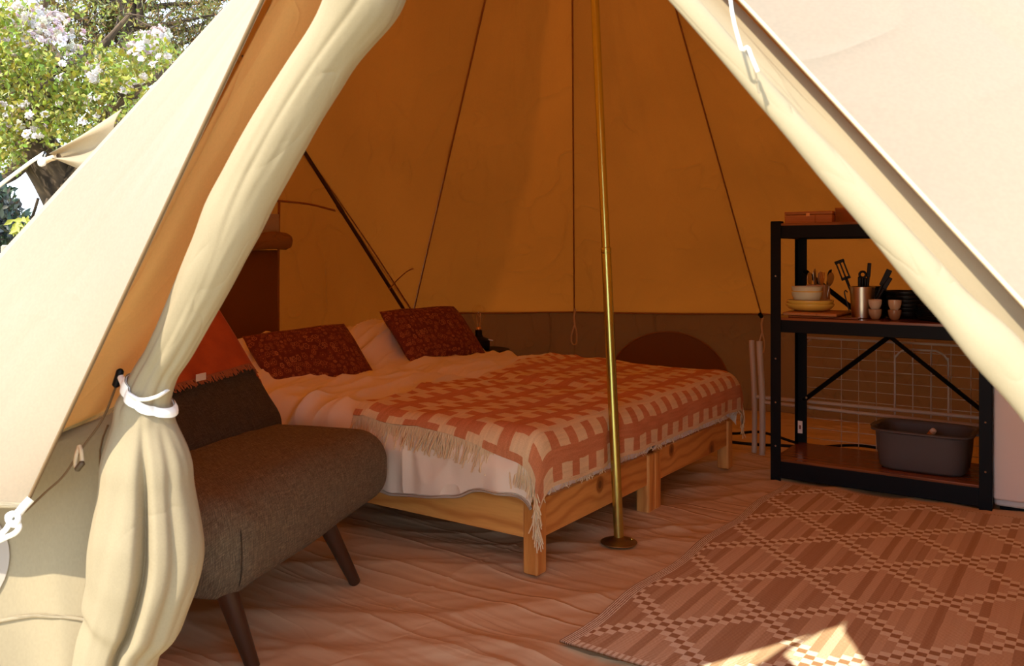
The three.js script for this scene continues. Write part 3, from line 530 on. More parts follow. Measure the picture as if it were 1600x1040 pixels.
// a point of a cloth laid over both beds: s across (0 = near side), l from the foot; off lifts it, out moves the hanging part out
function over(s, l, off, out, r = 0.075, plN = 0, plF = 0) {
  const f0 = r - out, f1 = BW - r + out, l0 = r - out + 0.019;
  let f = s, dn = 0, df = 0, dl = 0, ll = l;
  if (s < f0) { const [p, d] = edgeDrop(f0 - s, r); f = f0 - p; dn = d; } else if (s > f1) { const [p, d] = edgeDrop(s - f1, r); f = f1 + p; df = d; }
  if (l < l0) { const [p, d] = edgeDrop(l0 - l, r); ll = l0 - p; dl = d; }
  const hang = dn + df, y = bedH(clamp(f, 0.03, BW - 0.03), Math.max(ll, 0.03)) + off - hang - dl;
  f -= plN * Math.min(1, dn / 0.1) * 1; ll -= plF * Math.min(1, dl / 0.08);
  return bedW(f, y, ll);
}
{
  const S0 = -0.34, S1 = BW + 0.2, L0 = -0.02, L1 = 2.02;
  const hemLow = (l) => lerp(-0.172, -0.245, smoothstep(l, 0.12, 0.5)) + 0.02 * n3(l * 5, 3) - 0.012 * Math.exp(-(((l - 0.27) / 0.05) ** 2));
  const t = thing('duvet', 'white duvet spread over both pine beds, hanging down the near side', 'duvet');
  const g = grid(230, 230, (u, v) => {
    const l = lerp(L0, L1, v), lo = hemLow(l), s = u < 0.2 ? lerp(lo, 0.12, u / 0.2) : lerp(0.12, S1, (u - 0.2) / 0.8);
    const hang = smoothstep(0.1 - s, 0, 0.2), pl = hang * (0.016 * n3(l * 7, s * 2.2, 4) + 0.020 * ridge(l * 4.2 + s * 1.3, s * 1.2, 8) + 0.010 * n3(l * 16, s * 4, 2));
    return over(s, l, 0, 0.035, 0.08, pl + 0.015 * hang, 0.004 * Math.sin(s * 40));
  }, (u, v) => [u * 1.1, v * 1.1]);
  obj('cover', g, M.duvet, t).material.side = THREE.DoubleSide;
  const hem = []; for (let i = 0; i <= 70; i++) { const l = lerp(L0, 1.5, i / 70), s = hemLow(l), hang = 1, pl = 0.016 * n3(l * 7, s * 2.2, 4) + 0.020 * ridge(l * 4.2 + s * 1.3, s * 1.2, 8) + 0.010 * n3(l * 16, s * 4, 2); hem.push(over(s, l, 0, 0.035, 0.08, pl + 0.015, 0)); }
  obj('hem', tube(hem, 0.006, 140, 6), M.duvet, t);
}
{ // patterned throw across the foot of both beds
  const t = thing('throw_blanket', 'cream and terracotta geometric woven throw with fringe across the foot of the beds', 'blanket');
  const S0 = -0.045, S1 = BW + 0.10, L0 = -0.162, lmax = (s) => lerp(0.73, 0.97, smoothstep(s, 0, BW)) + 0.045 * Math.sin(s * 3.1 + 0.4) + 0.012 * n3(s * 4, 2) - 0.05 * Math.exp(-(((s - 0.25) / 0.12) ** 2));
  const pt = (u, v, off = 0.012) => {
    const s00 = lerp(S0, S1, u), top = lmax(s00), l0v = lerp(L0, top, v), s = s00 - 0.075 * smoothstep(0.40 - l0v, 0, 0.5) * (1 - u) ** 5, l = lerp(L0 + 0.012 * n3(s * 6, 4), top, v);
    const hang = smoothstep(0.04 - l, 0, 0.14);
    const wr = 0.006 * ridge(s * 2 + l * 3, l * 2, 5) + 0.004 * n3(s * 5, l * 7, 9);
    return over(s, l, off + wr, 0.046, 0.075, 0.006 * n3(l * 9, 2), hang * (0.010 * n3(s * 8, l * 3, 3) + 0.004 - 0.022 * Math.exp(-(((s - 0.425) / 0.06) ** 2))));
  };
  obj('cloth', cloth(220, 150, (u, v) => pt(u, v), (u, v) => { const s = lerp(S0, S1, u), l = lerp(L0, lmax(s), v); return [(l - L0 - 0.012) / 1.2, (s - S0) / 1.8]; }, 0.006, 1), [M.blanket, M.blanket], t);
  const tufts = [];
  const strand = (p, dir, len, r) => { const q = p.clone().addScaledVector(dir, len * 0.5).add(new THREE.Vector3(rr(-1, 1) * 0.006, rr(-0.004, 0.002), rr(-1, 1) * 0.006)), e = q.clone().addScaledVector(dir, len * 0.5).add(new THREE.Vector3(rr(-1, 1) * 0.012, -0.008, rr(-1, 1) * 0.012)); tufts.push(tube([p, q, e], r, 4, 4)); };
  for (let i = 0; i < 420; i++) { const v = i / 419, p = pt(0, v, 0.014), q = pt(0.012, v, 0.014), d = p.clone().sub(q).normalize().add(new THREE.Vector3(rr(-0.25, 0.25), -0.9, rr(-0.25, 0.25))).normalize(); strand(p, d, rr(0.045, 0.075), 0.0021); }
  for (let i = 0; i < 160; i++) { const v = i / 159 * 0.6, p = pt(1, v, 0.014), q = pt(0.988, v, 0.014), d = p.clone().sub(q).normalize().add(new THREE.Vector3(rr(-0.2, 0.2), -0.8, rr(-0.2, 0.2))).normalize(); strand(p, d, rr(0.04, 0.07), 0.0021); }
  for (let i = 0; i < 150; i++) { const u = rnd(), p = pt(u, 0, 0.014); strand(p, new THREE.Vector3(rr(-0.3, 0.3), -1, rr(-0.3, 0.3)).normalize(), rr(0.006, 0.014), 0.0014); }
  stuff(obj('fringe', tufts, M.fringe, t));
}
function cushion(label, c, right, up, w, h, th, group) {
  const X = right.clone().normalize(), Z0 = X.clone().cross(up).normalize(), Y = Z0.clone().cross(X).normalize();
  const t = thing('cushion', label, 'cushion', null, 0, group);
  const face = (sg) => grid(48, 30, (u, v) => {
    const a = u * 2 - 1, b = v * 2 - 1, ax = Math.sign(a) * Math.pow(Math.abs(a), 0.8), by = Math.sign(b) * Math.pow(Math.abs(b), 0.8);
    const pinch = 1 - 0.05 * (1 - ax * ax) * by * by, pinch2 = 1 - 0.035 * (1 - by * by) * ax * ax;
    const z = sg * th / 2 * Math.pow(Math.max(0, (1 - ax ** 4) * (1 - by ** 4)), 0.55) * (1 + 0.10 * n3(a * 2, b * 2, sg + w)) + 0.006 * n3(a * 1.5, b * 1.5, 8);
    return c.clone().addScaledVector(X, ax * w / 2 * pinch2).addScaledVector(Y, by * h / 2 * pinch).addScaledVector(Z0, z);
  }, (u, v) => [u * w * 1.5, v * h * 1.5]);
  const back = face(-1); const ix = back.index.array; for (let i = 0; i < ix.length; i += 3) { const k = ix[i + 1]; ix[i + 1] = ix[i + 2]; ix[i + 2] = k; } back.computeVertexNormals();
  obj('cover', [face(1), back], M.floral, t);
  return t;
}
const UPB = LD.clone().multiplyScalar(0.68).add(new THREE.Vector3(0, 0.74, 0));
cushion('dark red floral cushion lying on the bed nearest the lounge chair', px(489, 561, 3.86), V(0.50, 0.03, 0.62), UPB, 0.565, 0.345, 0.12);
cushion('dark red floral cushion leaning at the far side beside the lamp', px(679, 521, 4.52), V(0.60, -0.0, 0.8), UPB, 0.575, 0.345, 0.12);
// ---------------------------------------------------------------- stool and lamp beyond the bed
{
  const c = bedW(BW + 0.27, 0, 1.63);
  const t = thing('bedside_stool', 'small dark round stool beyond the farther bed', 'stool', c);
  obj('seat', lathe([[0, 0.385], [0.15, 0.385], [0.158, 0.392], [0.158, 0.41], [0.15, 0.417], [0, 0.417]], 40), M.black, t);
  for (let i = 0; i < 4; i++) { const a = i * Math.PI / 2 + 0.6; obj('leg', capTube(new THREE.Vector3(Math.cos(a) * 0.135, -0.01, Math.sin(a) * 0.135), new THREE.Vector3(Math.cos(a) * 0.1, 0.387, Math.sin(a) * 0.1), 0.012, 0.014, 10), M.black, t); }
  const q = c.clone(); q.x -= 0.028; q.z += 0.03; q.y = 0.418;
  const l = thing('table_lamp', 'black table lamp with an unlit clear glass bulb on the stool', 'lamp', q);
  obj('base', lathe([[0, 0], [0.062, 0], [0.066, 0.008], [0.066, 0.05], [0.06, 0.062], [0.03, 0.072], [0.021, 0.085], [0.021, 0.112], [0.0, 0.112]], 32), M.black, l);
  obj('bulb', lathe([[0.013, 0.112], [0.014, 0.13], [0.022, 0.155], [0.037, 0.19], [0.042, 0.215], [0.038, 0.24], [0.022, 0.258], [0, 0.264]], 28), M.glass, l);
  obj('filament', tube([new THREE.Vector3(-0.006, 0.13, 0), new THREE.Vector3(-0.012, 0.19, 0), new THREE.Vector3(-0.005, 0.21, 0.005), new THREE.Vector3(0.005, 0.19, -0.004), new THREE.Vector3(0.011, 0.212, 0), new THREE.Vector3(0.007, 0.13, 0)], 0.0016, 40, 6), M.copper, l);
  obj('bulb_cap', lathe([[0, 0.108], [0.015, 0.108], [0.015, 0.128], [0.0, 0.132]], 16), M.copper, l);
  obj('switch', capTube(new THREE.Vector3(0.045, 0.06, 0.02), new THREE.Vector3(0.085, 0.052, 0.02), 0.004, 0.004, 8, 0.001), M.steel, l);
}
// ---------------------------------------------------------------- lounge chair
const CH0 = V(-0.625, 0, 1.933), CX = new THREE.Vector3(0.248, 0, -0.969), CB = new THREE.Vector3(-0.969, 0, -0.248), CT = Math.atan2(0.969, 0.248);
{
  const t = thing('lounge_chair', 'grey brown upholstered lounge chair with dark splayed legs beside the bed', 'chair', CH0, CT);
  const W = 0.975, D = 0.70;
  function pad(w, h, d, rr1, nz, seedv) {              // cushion block, wide along x, soft edges and faint pulls
    let g = mergeVertices((() => { const b = new THREE.BoxGeometry(w, h, d, 60, 24, 50); b.deleteAttribute('uv'); b.deleteAttribute('normal'); return b; })());
    const P = g.attributes.position;
    for (let i = 0; i < P.count; i++) {
      let x = P.getX(i), y = P.getY(i), z = P.getZ(i);
      const q = new THREE.Vector3(Math.max(0, Math.abs(x) - w / 2 + rr1) * Math.sign(x), Math.max(0, Math.abs(y) - h / 2 + rr1) * Math.sign(y), Math.max(0, Math.abs(z) - d / 2 + rr1) * Math.sign(z));
      const full = new THREE.Vector3(x, y, z).sub(q).add(q.clone().setLength(rr1));
      const m = 0; x = full.x; y = full.y; z = full.z;
      const soft = 0.007 * fbm(x * 4 + seedv, y * 4, z * 4, 3);
      nz(full, soft, m); P.setXYZ(i, full.x, full.y, full.z);
    }
    g.computeVertexNormals();
    const U = new Float32Array(P.count * 2); for (let i = 0; i < P.count; i++) { U[i * 2] = (P.getX(i) + 0.9 * P.getZ(i)) * 2.4; U[i * 2 + 1] = (1.2 * P.getY(i) - P.getZ(i)) * 2.4; }
    g.setAttribute('uv', new THREE.BufferAttribute(U, 2));
    return g;
  }
  // seat: front face at local z = 0, bottom tucked up towards the far end
  const SH = 0.245, seat = pad(W, SH, D, 0.105, (p, s) => {
    p.y += s; p.z += s * 0.5;
    p.y += 0.022 * (1 - (2 * p.x / W) ** 2) * (p.y > 0 ? 1 : 0.1) * (1 - (2 * p.z / D) ** 2 * 0.6);
    if (p.y < 0) p.y *= 1 - 0.10 * smoothstep(p.x, -0.1, W / 2);
    const nx = smoothstep(-p.x, W / 2 - 0.075, W / 2 - 0.005);     // gathered pull on the near end
    if (nx > 0) { const dd = Math.hypot((p.z - D / 2 + 0.14) * 1.0, (p.y + 0.0) * 1.0), a = Math.atan2(p.y, p.z - D / 2 + 0.14); p.x += nx * (0.03 * Math.exp(-((dd / 0.03) ** 2)) + 0.008 * Math.exp(-((dd / 0.12) ** 2)) * Math.cos(a * 7)); }
  }, 3);
  seat.translate(W / 2, 0.155 + SH / 2, -D / 2);
  obj('seat_cushion', seat, M.tweed, t);
  const pipe = []; for (let i = 0; i <= 30; i++) { const q = lerp(-0.75, 0.95, i / 30) * Math.PI / 2; pipe.push(new THREE.Vector3(0.075 - 0.03 * Math.cos(q * 2), 0.155 + SH / 2 + Math.sin(q) * (SH / 2 - 0.004) , -0.105 + Math.cos(q) * 0.101)); }
  obj('seat_seam', tube(pipe, 0.0016, 60, 6), M.tweedDark, t);
  for (const [x, z, dx, dz] of [[0.075, 0.07, 0.045, 0.05], [0.60, 0.08, 0.072, 0.07], [0.10, D - 0.1, -0.03, -0.05], [W - 0.1, D - 0.1, 0.03, -0.05]]) obj('leg', capTube(new THREE.Vector3(x + dx, -0.012, -z + dz), new THREE.Vector3(x, 0.2, -z), 0.0165, 0.026, 18, 0.003), M.walnut, t);
  // reclined back, local frame: slides away from the front and up
  const bk = new THREE.Group();
  const BH = 0.57, BT = 0.2, backG = pad(W, BH, BT, 0.088, (p, s) => { p.z += s; p.y += s; }, 9);
  const q = new THREE.Quaternion().setFromAxisAngle(new THREE.Vector3(1, 0, 0), -0.62), bp = new THREE.Vector3(W / 2, 0.155 + 0.245 + 0.155, -0.60);
  place(backG, bp, q);
  obj('backrest', backG, M.tweedDark, t);
  // rust throw folded over the top of the back
  const th = thing('rust_throw', 'rust coloured fringed throw draped over the lounge chair back', 'blanket', CH0, CT);
  const prof = (k, off) => {                              // path over the top of the back, k from the front hem
    const h = BH / 2, z = BT / 2, r = 0.088, pts = [[-0.02, z], [h - r, z]];
    for (let i = 1; i <= 6; i++) { const a = i / 6 * Math.PI / 2; pts.push([h - r + Math.sin(a) * r, z - r + Math.cos(a) * r]); }
    for (let i = 1; i <= 6; i++) { const a = i / 6 * Math.PI / 2; pts.push([h - r + Math.cos(a) * r, -z + r - Math.sin(a) * r]); }
    pts.push([-0.1, -z]);
    const len = [0]; for (let i = 1; i < pts.length; i++) len.push(len[i - 1] + Math.hypot(pts[i][0] - pts[i - 1][0], pts[i][1] - pts[i - 1][1]));
    const L = k * len[len.length - 1]; let i = 1; while (i < pts.length - 1 && len[i] < L) i++;
    const f = (L - len[i - 1]) / (len[i] - len[i - 1]), y = lerp(pts[i - 1][0], pts[i][0], f), zz = lerp(pts[i - 1][1], pts[i][1], f), ty = pts[i][0] - pts[i - 1][0], tz = pts[i][1] - pts[i - 1][1], tl = Math.hypot(ty, tz);
    return [y + off * -tz / tl * -1 * -1, zz + off * ty / tl];
  };
  const tp = (u, v, off = 0.011) => { const k = v; let [y, z] = prof(k, off + 0.006 * (1 + n3(u * 5, v * 4, 2))); const x = lerp(-0.0, W * 0.985, u); const side = smoothstep(u, 0.88, 1); y += -0.07 * side * side * (1 - v) * 0.6 + 0.01 * n3(u * 4, 1); z -= 0.05 * side * side; const p = new THREE.Vector3(x - W / 2, y - (v < 0.1 ? 0.03 * (1 - v * 10) * (1 - u) : 0), z); return p.applyQuaternion(q).add(bp); };
  obj('cloth', cloth(60, 60, (u, v) => tp(u, v), (u, v) => [u * 2, v * 2], 0.008, 1), [M.rust, M.rust], th);
  const fr = []; for (let i = 0; i < 260; i++) { const u = i / 259, p = tp(u, 0, 0.015), d = p.clone().sub(tp(u, 0.03, 0.015)).normalize(); fr.push(tube([p, p.clone().addScaledVector(d, 0.008).add(new THREE.Vector3(rr(-0.004, 0.004), 0, rr(0, 0.004))), p.clone().addScaledVector(d, rr(0.012, 0.026)).add(new THREE.Vector3(rr(-0.008, 0.008), rr(-0.004, 0.002), rr(0, 0.006)))], 0.0018, 3, 4)); }
  stuff(obj('fringe', fr, M.rustFringe, th));
  const tg = tp(0.60, 0.0, 0.024), tg2 = th.localToWorld(tg.clone());
  th.updateMatrixWorld(true);
  obj('care_tag', rbox(0.05, 0.022, 0.003, 0.0015, tg.x, tg.y - 0.002, tg.z + 0.004), M.tape, th);
}
// ---------------------------------------------------------------- rug
const SH0 = V(1.131, 0, 3.781);
{
  const R0 = V(0.119, 0, 2.169), t = thing('rug', 'flat woven brown and cream rug with a lattice of checks', 'rug', R0, TURN);
  obj('weave', cloth(150, 110, (u, v) => { const f = u * 1.823, e = v * 1.3, b = Math.min(u, 1 - u, v, 1 - v); return new THREE.Vector3(f + (b < 0.01 ? 0.006 * Math.sin(f * 17) * (v < 0.5 ? 0.3 : 0.3) : 0), 0.0035 + 0.0035 * Math.max(0, fbm(f * 2, e * 2, 5, 2)), e + 0.009 * Math.sin(f * 11.5) * (1 - smoothstep(v, 0, 0.12))); }, (u, v) => [v, u], 0.0055, 1), [M.rug, M.rug], t);
}
// ---------------------------------------------------------------- shelf unit; local x = depth (0 front, 0.4 back), local z = width
const shW = (f, h, e) => SH0.clone().addScaledVector(FD, f).addScaledVector(LD, -e).add(new THREE.Vector3(0, h, 0));
const vv = (x, y, z) => new THREE.Vector3(x, y, z);
{
  const t = thing('shelf_unit', 'black metal shelf unit with three brown boards and diagonal braces', 'shelf', SH0, TURN);
  const W = 0.852, D = 0.40, P = 0.045, H = 1.128;
  for (const [x, z] of [[0, 0], [0, W - P], [D - P, 0], [D - P, W - P]]) {
    const p = obj('post', [rbox(P, H, 0.004, 0.0015, x + P / 2, H / 2 - 0.012, z + (z ? P - 0.002 : 0.002)), rbox(0.004, H, P, 0.0015, x + (x ? P - 0.002 : 0.002), H / 2 - 0.012, z + P / 2), rbox(P, 0.012, P, 0.004, x + P / 2, H - 0.014, z + P / 2)], M.black, t);
    for (const hh of [0.14, 0.33, 0.52, 0.88]) obj('bolt', lathe([[0, 0], [0.004, 0], [0.003, 0.003], [0, 0.0035]], 10).rotateZ(Math.PI / 2).translate(x ? x + P : x, hh, z + P / 2), M.steel, p);
  }
  for (const [h, th] of [[0.085, 0.075], [0.70, 0.056], [1.11, 0.056]]) {
    for (const x of [0.006, D - 0.03]) obj('rail', rbox(0.024, th, W - 2 * P + 0.02, 0.003, x + 0.012, h - th / 2 - 0.008, W / 2), M.black, t);
    for (const z of [0.006, W - 0.03]) obj('rail', rbox(D - 2 * P + 0.02, th, 0.024, 0.003, D / 2, h - th / 2 - 0.008, z + 0.012), M.black, t);
    obj('shelf_board', boardUV(rbox(D - 0.012, 0.012, W - 0.012, 0.002, D / 2, h - 0.006, W / 2), 'z', h), M.board, t);
  }
  const brace = (a, b) => { const d = b.clone().sub(a), L = d.length(); return place(rbox(L, 0.024, 0.005, 0.001), a.clone().add(b).multiplyScalar(0.5), new THREE.Quaternion().setFromUnitVectors(vv(1, 0, 0), d.normalize())); };
  const bx = D - 0.004;
  obj('brace', brace(vv(bx, 0.285, 0.03), vv(bx, 0.625, 0.43)), M.black, t); obj('brace', brace(vv(bx - 0.006, 0.285, 0.81), vv(bx - 0.006, 0.625, 0.39)), M.black, t);
  obj('brace', brace(vv(bx, 0.90, 0.03), vv(bx, 0.69, 0.30)), M.black, t); obj('brace', brace(vv(bx, 0.90, 0.81), vv(bx, 0.69, 0.52)), M.black, t);
  for (const [y, z] of [[0.61, 0.41], [0.30, 0.045], [0.30, 0.795]]) obj('bolt', lathe([[0, 0], [0.006, 0], [0.005, 0.004], [0, 0.005]], 10).rotateZ(Math.PI / 2).translate(bx - 0.009, y, z), M.steel, t);
  const lab = obj('paper_label', rbox(0.002, 0.058, 0.022, 0.0008, D - P - 0.002, 0.165, 0.026), M.tape, t); tag(lab, 'small white paper label on the back post');
  obj('label_mark', rbox(0.001, 0.018, 0.009, 0.0004, D - P - 0.0035, 0.165, 0.026), std({ color: lin(0.25, 0.12, 0.08), roughness: 0.8 }), lab);
}
// ---------------------------------------------------------------- on the shelves
const onShelf = (name, label, cat, f, h, e, turn = TURN, group) => thing(name, label, cat, shW(f, h, e), turn, group);
{
  const t = onShelf('wooden_box', 'flat bamboo box with a lid on the top shelf', 'box', 0.2, 1.1105, 0.132);
  obj('body', boardUV(rbox(0.19, 0.038, 0.205, 0.004, 0, 0.019, 0), 'z'), M.bamboo, t);
  obj('lid', boardUV(rbox(0.192, 0.0145, 0.207, 0.004, 0, 0.0460, 0), 'z', 0.2), M.bamboo, t);
  obj('clasp', rbox(0.003, 0.014, 0.016, 0.001, -0.0975, 0.038, 0), M.copper, t);
  const g = onShelf('glass_box', 'brown glass box beside the bamboo box on the top shelf', 'box', 0.2, 1.1105, 0.312);
  obj('box', [rbox(0.15, 0.066, 0.003, 0.001, 0, 0.033, -0.07), rbox(0.15, 0.066, 0.003, 0.001, 0, 0.033, 0.07), rbox(0.003, 0.066, 0.137, 0.001, -0.0735, 0.033, 0), rbox(0.003, 0.066, 0.137, 0.001, 0.0735, 0.033, 0), rbox(0.15, 0.003, 0.14, 0.001, 0, 0.0015, 0)], M.amberGlass, g);
  const w = []; for (let i = 0; i < 26; i++) w.push(vv(rr(-0.045, 0.05), rr(0.012, 0.05), rr(-0.02, 0.055)));
  const wire = obj('string_of_wire', tube(w, 0.0012, 160, 5), M.copper, scene); wire.position.copy(g.position); wire.rotation.y = TURN; tag(wire, 'tangle of thin copper wire inside the brown glass box', 'wire');
  const bd = onShelf('cutting_board', 'pale wooden cutting board under the yellow plates', 'cutting board', 0.175, 0.7008, 0.155);
  obj('board', boardUV(rbox(0.27, 0.014, 0.23, 0.005, 0, 0.007, 0), 'z'), M.bamboo, bd);
  const bd2 = onShelf('cutting_board', 'thin brown serving board lying under the pale cutting board', 'cutting board', 0.19, 0.7004, 0.20, TURN + 0.06);
  bd2.position.y = 0.7002; bd.position.y = 0.7085;
  obj('board', boardUV(rbox(0.28, 0.0075, 0.29, 0.003, 0, 0.00375, 0), 'z', 0.4), M.board, bd2);
}
const dishProfile = (r, h, foot, th = 0.004) => { const o = [[0, 0.001], [foot, 0], [foot + 0.004, 0.003]]; for (let i = 1; i <= 8; i++) { const k = i / 8; o.push([lerp(foot + 0.004, r, Math.sin(k * Math.PI / 2) ** 1.0 * 0.85 + 0.15 * k), 0.003 + (h - 0.003) * (1 - Math.cos(k * Math.PI / 2)) * 0.85 + 0.15 * h * k]); } const inn = o.slice(3).reverse().map(([x, y]) => [Math.max(0, x - th), y + (y > h * 0.9 ? 0 : th * 0.6)]); return [...o, [r - th * 0.5, h + 0.0015], ...inn, [0, 0.005]]; };
{
  let y = 0.7228;
  const pl = (label, r, h, mat, sc, x = 0.185, e = 0.118, step) => { const t = onShelf('plate', label, 'plate', x, y, e, TURN, 'yellow oval plates'); obj('plate', place(lathe(dishProfile(r, h, r * 0.62), 48), vv(0, 0, 0), null, vv(1, 1, sc)), mat, t); y += step ?? 0.01; return t; };
  pl('pale yellow oval plate, lowest of the stack under the bowls', 0.098, 0.032, M.yellow, 1.06, 0.185, 0.118, 0.0155);
  pl('yellow oval plate with cream inside, directly under the mint bowls', 0.096, 0.032, M.yellow, 1.06, 0.185, 0.118, 0.0);
  const rim = tag(obj('plate', place(lathe(dishProfile(0.089, 0.022, 0.05), 48), shW(0.185, y + 0.0098, 0.118), new THREE.Quaternion().setFromAxisAngle(vv(0, 1, 0), TURN), vv(1, 1, 1.06)), M.cream), 'cream plate nested in the yellow plates, topmost of the stack', 'plate');
  y += 0.0168;
  const bowl = (label, mat, r, h, band) => { const t = onShelf('bowl', label, 'bowl', 0.175, y, 0.107, TURN, 'small bowls stacked on plates'); obj('bowl', lathe(dishProfile(r, h, r * 0.5), 48), mat, t); if (band) obj('rim', new THREE.TorusGeometry(r - 0.002, 0.0032, 8, 48).rotateX(Math.PI / 2).translate(0, h, 0), band, t); y += 0.0195; };
  bowl('mint coloured bowl with a yellow rim, under another bowl on the plates', M.mint, 0.066, 0.055, M.yellow);
  bowl('pale mint bowl nested on top of the bowl stack', M.mint, 0.0655, 0.055, M.mint);
}
{ // wooden holder with table cutlery
  const p = shW(0.33, 0.701, 0.115), t = thing('utensil_holder', 'square pale wooden holder of cutlery behind the bowls', 'utensil holder', p, TURN);
  obj('holder', [rbox(0.085, 0.135, 0.005, 0.001, 0, 0.0675, -0.04), rbox(0.085, 0.135, 0.005, 0.001, 0, 0.0675, 0.04), rbox(0.005, 0.135, 0.08, 0.001, -0.04, 0.0675, 0), rbox(0.005, 0.135, 0.08, 0.001, 0.04, 0.0675, 0), rbox(0.085, 0.006, 0.085, 0.001, 0, 0.003, 0)], M.beech, t);
  const spoonHead = (kind) => { const s = new THREE.Shape(); if (kind === 'fork') { s.moveTo(-0.005, 0); s.lineTo(-0.012, 0.025); s.lineTo(-0.012, 0.06); s.lineTo(-0.008, 0.06); s.lineTo(-0.008, 0.03); s.lineTo(-0.005, 0.03); s.lineTo(-0.002, 0.06); s.lineTo(0.002, 0.06); s.lineTo(0.005, 0.03); s.lineTo(0.008, 0.03); s.lineTo(0.008, 0.06); s.lineTo(0.012, 0.06); s.lineTo(0.012, 0.025); s.lineTo(0.005, 0); } else if (kind === 'knife') { s.moveTo(-0.007, 0); s.lineTo(-0.009, 0.05); s.quadraticCurveTo(-0.007, 0.075, 0.008, 0.075); s.lineTo(0.008, 0); } else { s.moveTo(-0.004, 0); s.bezierCurveTo(-0.02, 0.018, -0.021, 0.06, 0, 0.062); s.bezierCurveTo(0.021, 0.06, 0.02, 0.018, 0.004, 0); } s.closePath(); return new THREE.ExtrudeGeometry(s, { depth: 0.0015, bevelEnabled: true, bevelSize: 0.0006, bevelThickness: 0.0006, bevelSegments: 1, curveSegments: 10 }); };
  const kinds = [['spoon', -0.022, -0.012, 'metal spoon leaning at the left of the wooden holder', M.steel], ['knife', -0.012, 0.02, 'broad grey knife handle standing up in the wooden holder', M.steel], ['spoon', 0.004, 0.012, 'wooden spoon standing in the middle of the wooden holder', M.beech], ['fork', 0.012, -0.014, 'fork standing up beside the wooden spoon in the holder', M.copper], ['knife', 0.024, 0.012, 'dark knife standing next to the fork in the holder', M.blackSoft], ['spoon', 0.031, -0.01, 'metal spoon leaning at the right of the wooden holder', M.steel]];
  for (const [kind, e, f, label, mat] of kinds) {
    const u = thing(kind, label, kind, p.clone().addScaledVector(LD, -e).addScaledVector(FD, f), 0, 'cutlery in the wooden holder'); u.position.y += 0.008;
    u.rotation.set(0, 0.35 + rr(-0.3, 0.3), -e * 6);
    obj('handle', capTube(vv(0, 0, 0), vv(0, 0.125, 0), 0.0034, 0.0042, 8, 0.001), mat, u);
    obj('head', spoonHead(kind).translate(0, 0.124, -0.001), mat, u);
  }
}
{ // steel pot with black kitchen tools
  const p = shW(0.165, 0.7005, 0.345), t = thing('steel_pot', 'tall stainless steel pot full of black cooking tools', 'pot', p, TURN);
  obj('pot', lathe([[0, 0.001], [0.041, 0], [0.0435, 0.003], [0.0515, 0.132], [0.0525, 0.135], [0.0505, 0.136], [0.049, 0.132], [0.042, 0.006], [0, 0.005]], 40), M.steel, t);
  const tool = (name, label, e, f, tilt, tf, L, head) => { const u = thing(name, label, 'cooking tool', p.clone().addScaledVector(LD, -e).addScaledVector(FD, f), TURN, 'black cooking tools in the steel pot'); u.position.y += 0.012; u.rotateX(tilt); u.rotateZ(tf); obj('handle', capTube(vv(0, 0, 0), vv(0, L, 0), 0.0045, 0.0062, 8, 0.002), M.blackSoft, u); obj('head', head.translate(0, L - 0.004, 0), M.blackSoft, u); };
  tool('spatula', 'black slotted turner leaning far out at the left of the steel pot', -0.008, 0.0, -0.36, 0.0, 0.17, join([rbox(0.005, 0.085, 0.006, 0.001, 0, 0.04, -0.016), rbox(0.005, 0.085, 0.006, 0.001, 0, 0.04, 0.016), rbox(0.005, 0.085, 0.006, 0.001, 0, 0.04, 0), rbox(0.005, 0.012, 0.04, 0.001, 0, 0.004, 0), rbox(0.005, 0.014, 0.042, 0.001, 0, 0.08, 0)]));
  tool('tongs', 'black round handles of tongs upright in the steel pot', 0.0, 0.01, 0.0, 0.02, 0.165, join([new THREE.TorusGeometry(0.013, 0.005, 8, 20).rotateY(Math.PI / 2).translate(0, 0.014, 0), rbox(0.018, 0.07, 0.014, 0.004, 0, -0.03, -0.012), rbox(0.018, 0.06, 0.012, 0.004, 0, -0.03, 0.012)]));
  tool('ladle', 'black ladle handle upright right of the tongs', 0.014, -0.012, 0.08, 0.0, 0.17, rbox(0.006, 0.06, 0.016, 0.003, 0, 0.03, 0));
  tool('spatula', 'black spatula leaning right out of the steel pot', 0.02, 0.008, 0.42, 0.0, 0.15, rbox(0.006, 0.075, 0.024, 0.003, 0, 0.032, 0));
  tool('whisk', 'black tool leaning lowest at the right of the steel pot', 0.026, -0.01, 0.5, 0.0, 0.135, rbox(0.006, 0.06, 0.018, 0.003, 0, 0.026, 0));
  const c = onShelf('canister', 'tall black canister directly behind the steel pot', 'canister', 0.27, 0.7005, 0.375);
  obj('body', lathe([[0, 0], [0.046, 0], [0.048, 0.003], [0.048, 0.12], [0.046, 0.124], [0, 0.124]], 32), M.blackSoft, c);
  obj('lid', lathe([[0, 0.1242], [0.044, 0.1242], [0.046, 0.129], [0.04, 0.135], [0, 0.136]], 32), M.blackSoft, c);
  const h = onShelf('ladle', 'thin hooked metal handle standing left of the steel pot', 'cooking tool', 0.30, 0.7005, 0.235);
  obj('handle', tube([vv(0, 0.0, 0.03), vv(0, 0.06, 0.014), vv(0, 0.10, 0.004), vv(0, 0.112, 0.009), vv(0, 0.104, 0.016)], 0.003, 24, 6), M.walnut, h); obj('bowl', lathe([[0, 0], [0.02, 0.002], [0.03, 0.012], [0.029, 0.013], [0.018, 0.004], [0, 0.003]], 20).translate(0, 0, 0.05), M.blackSoft, h);
}
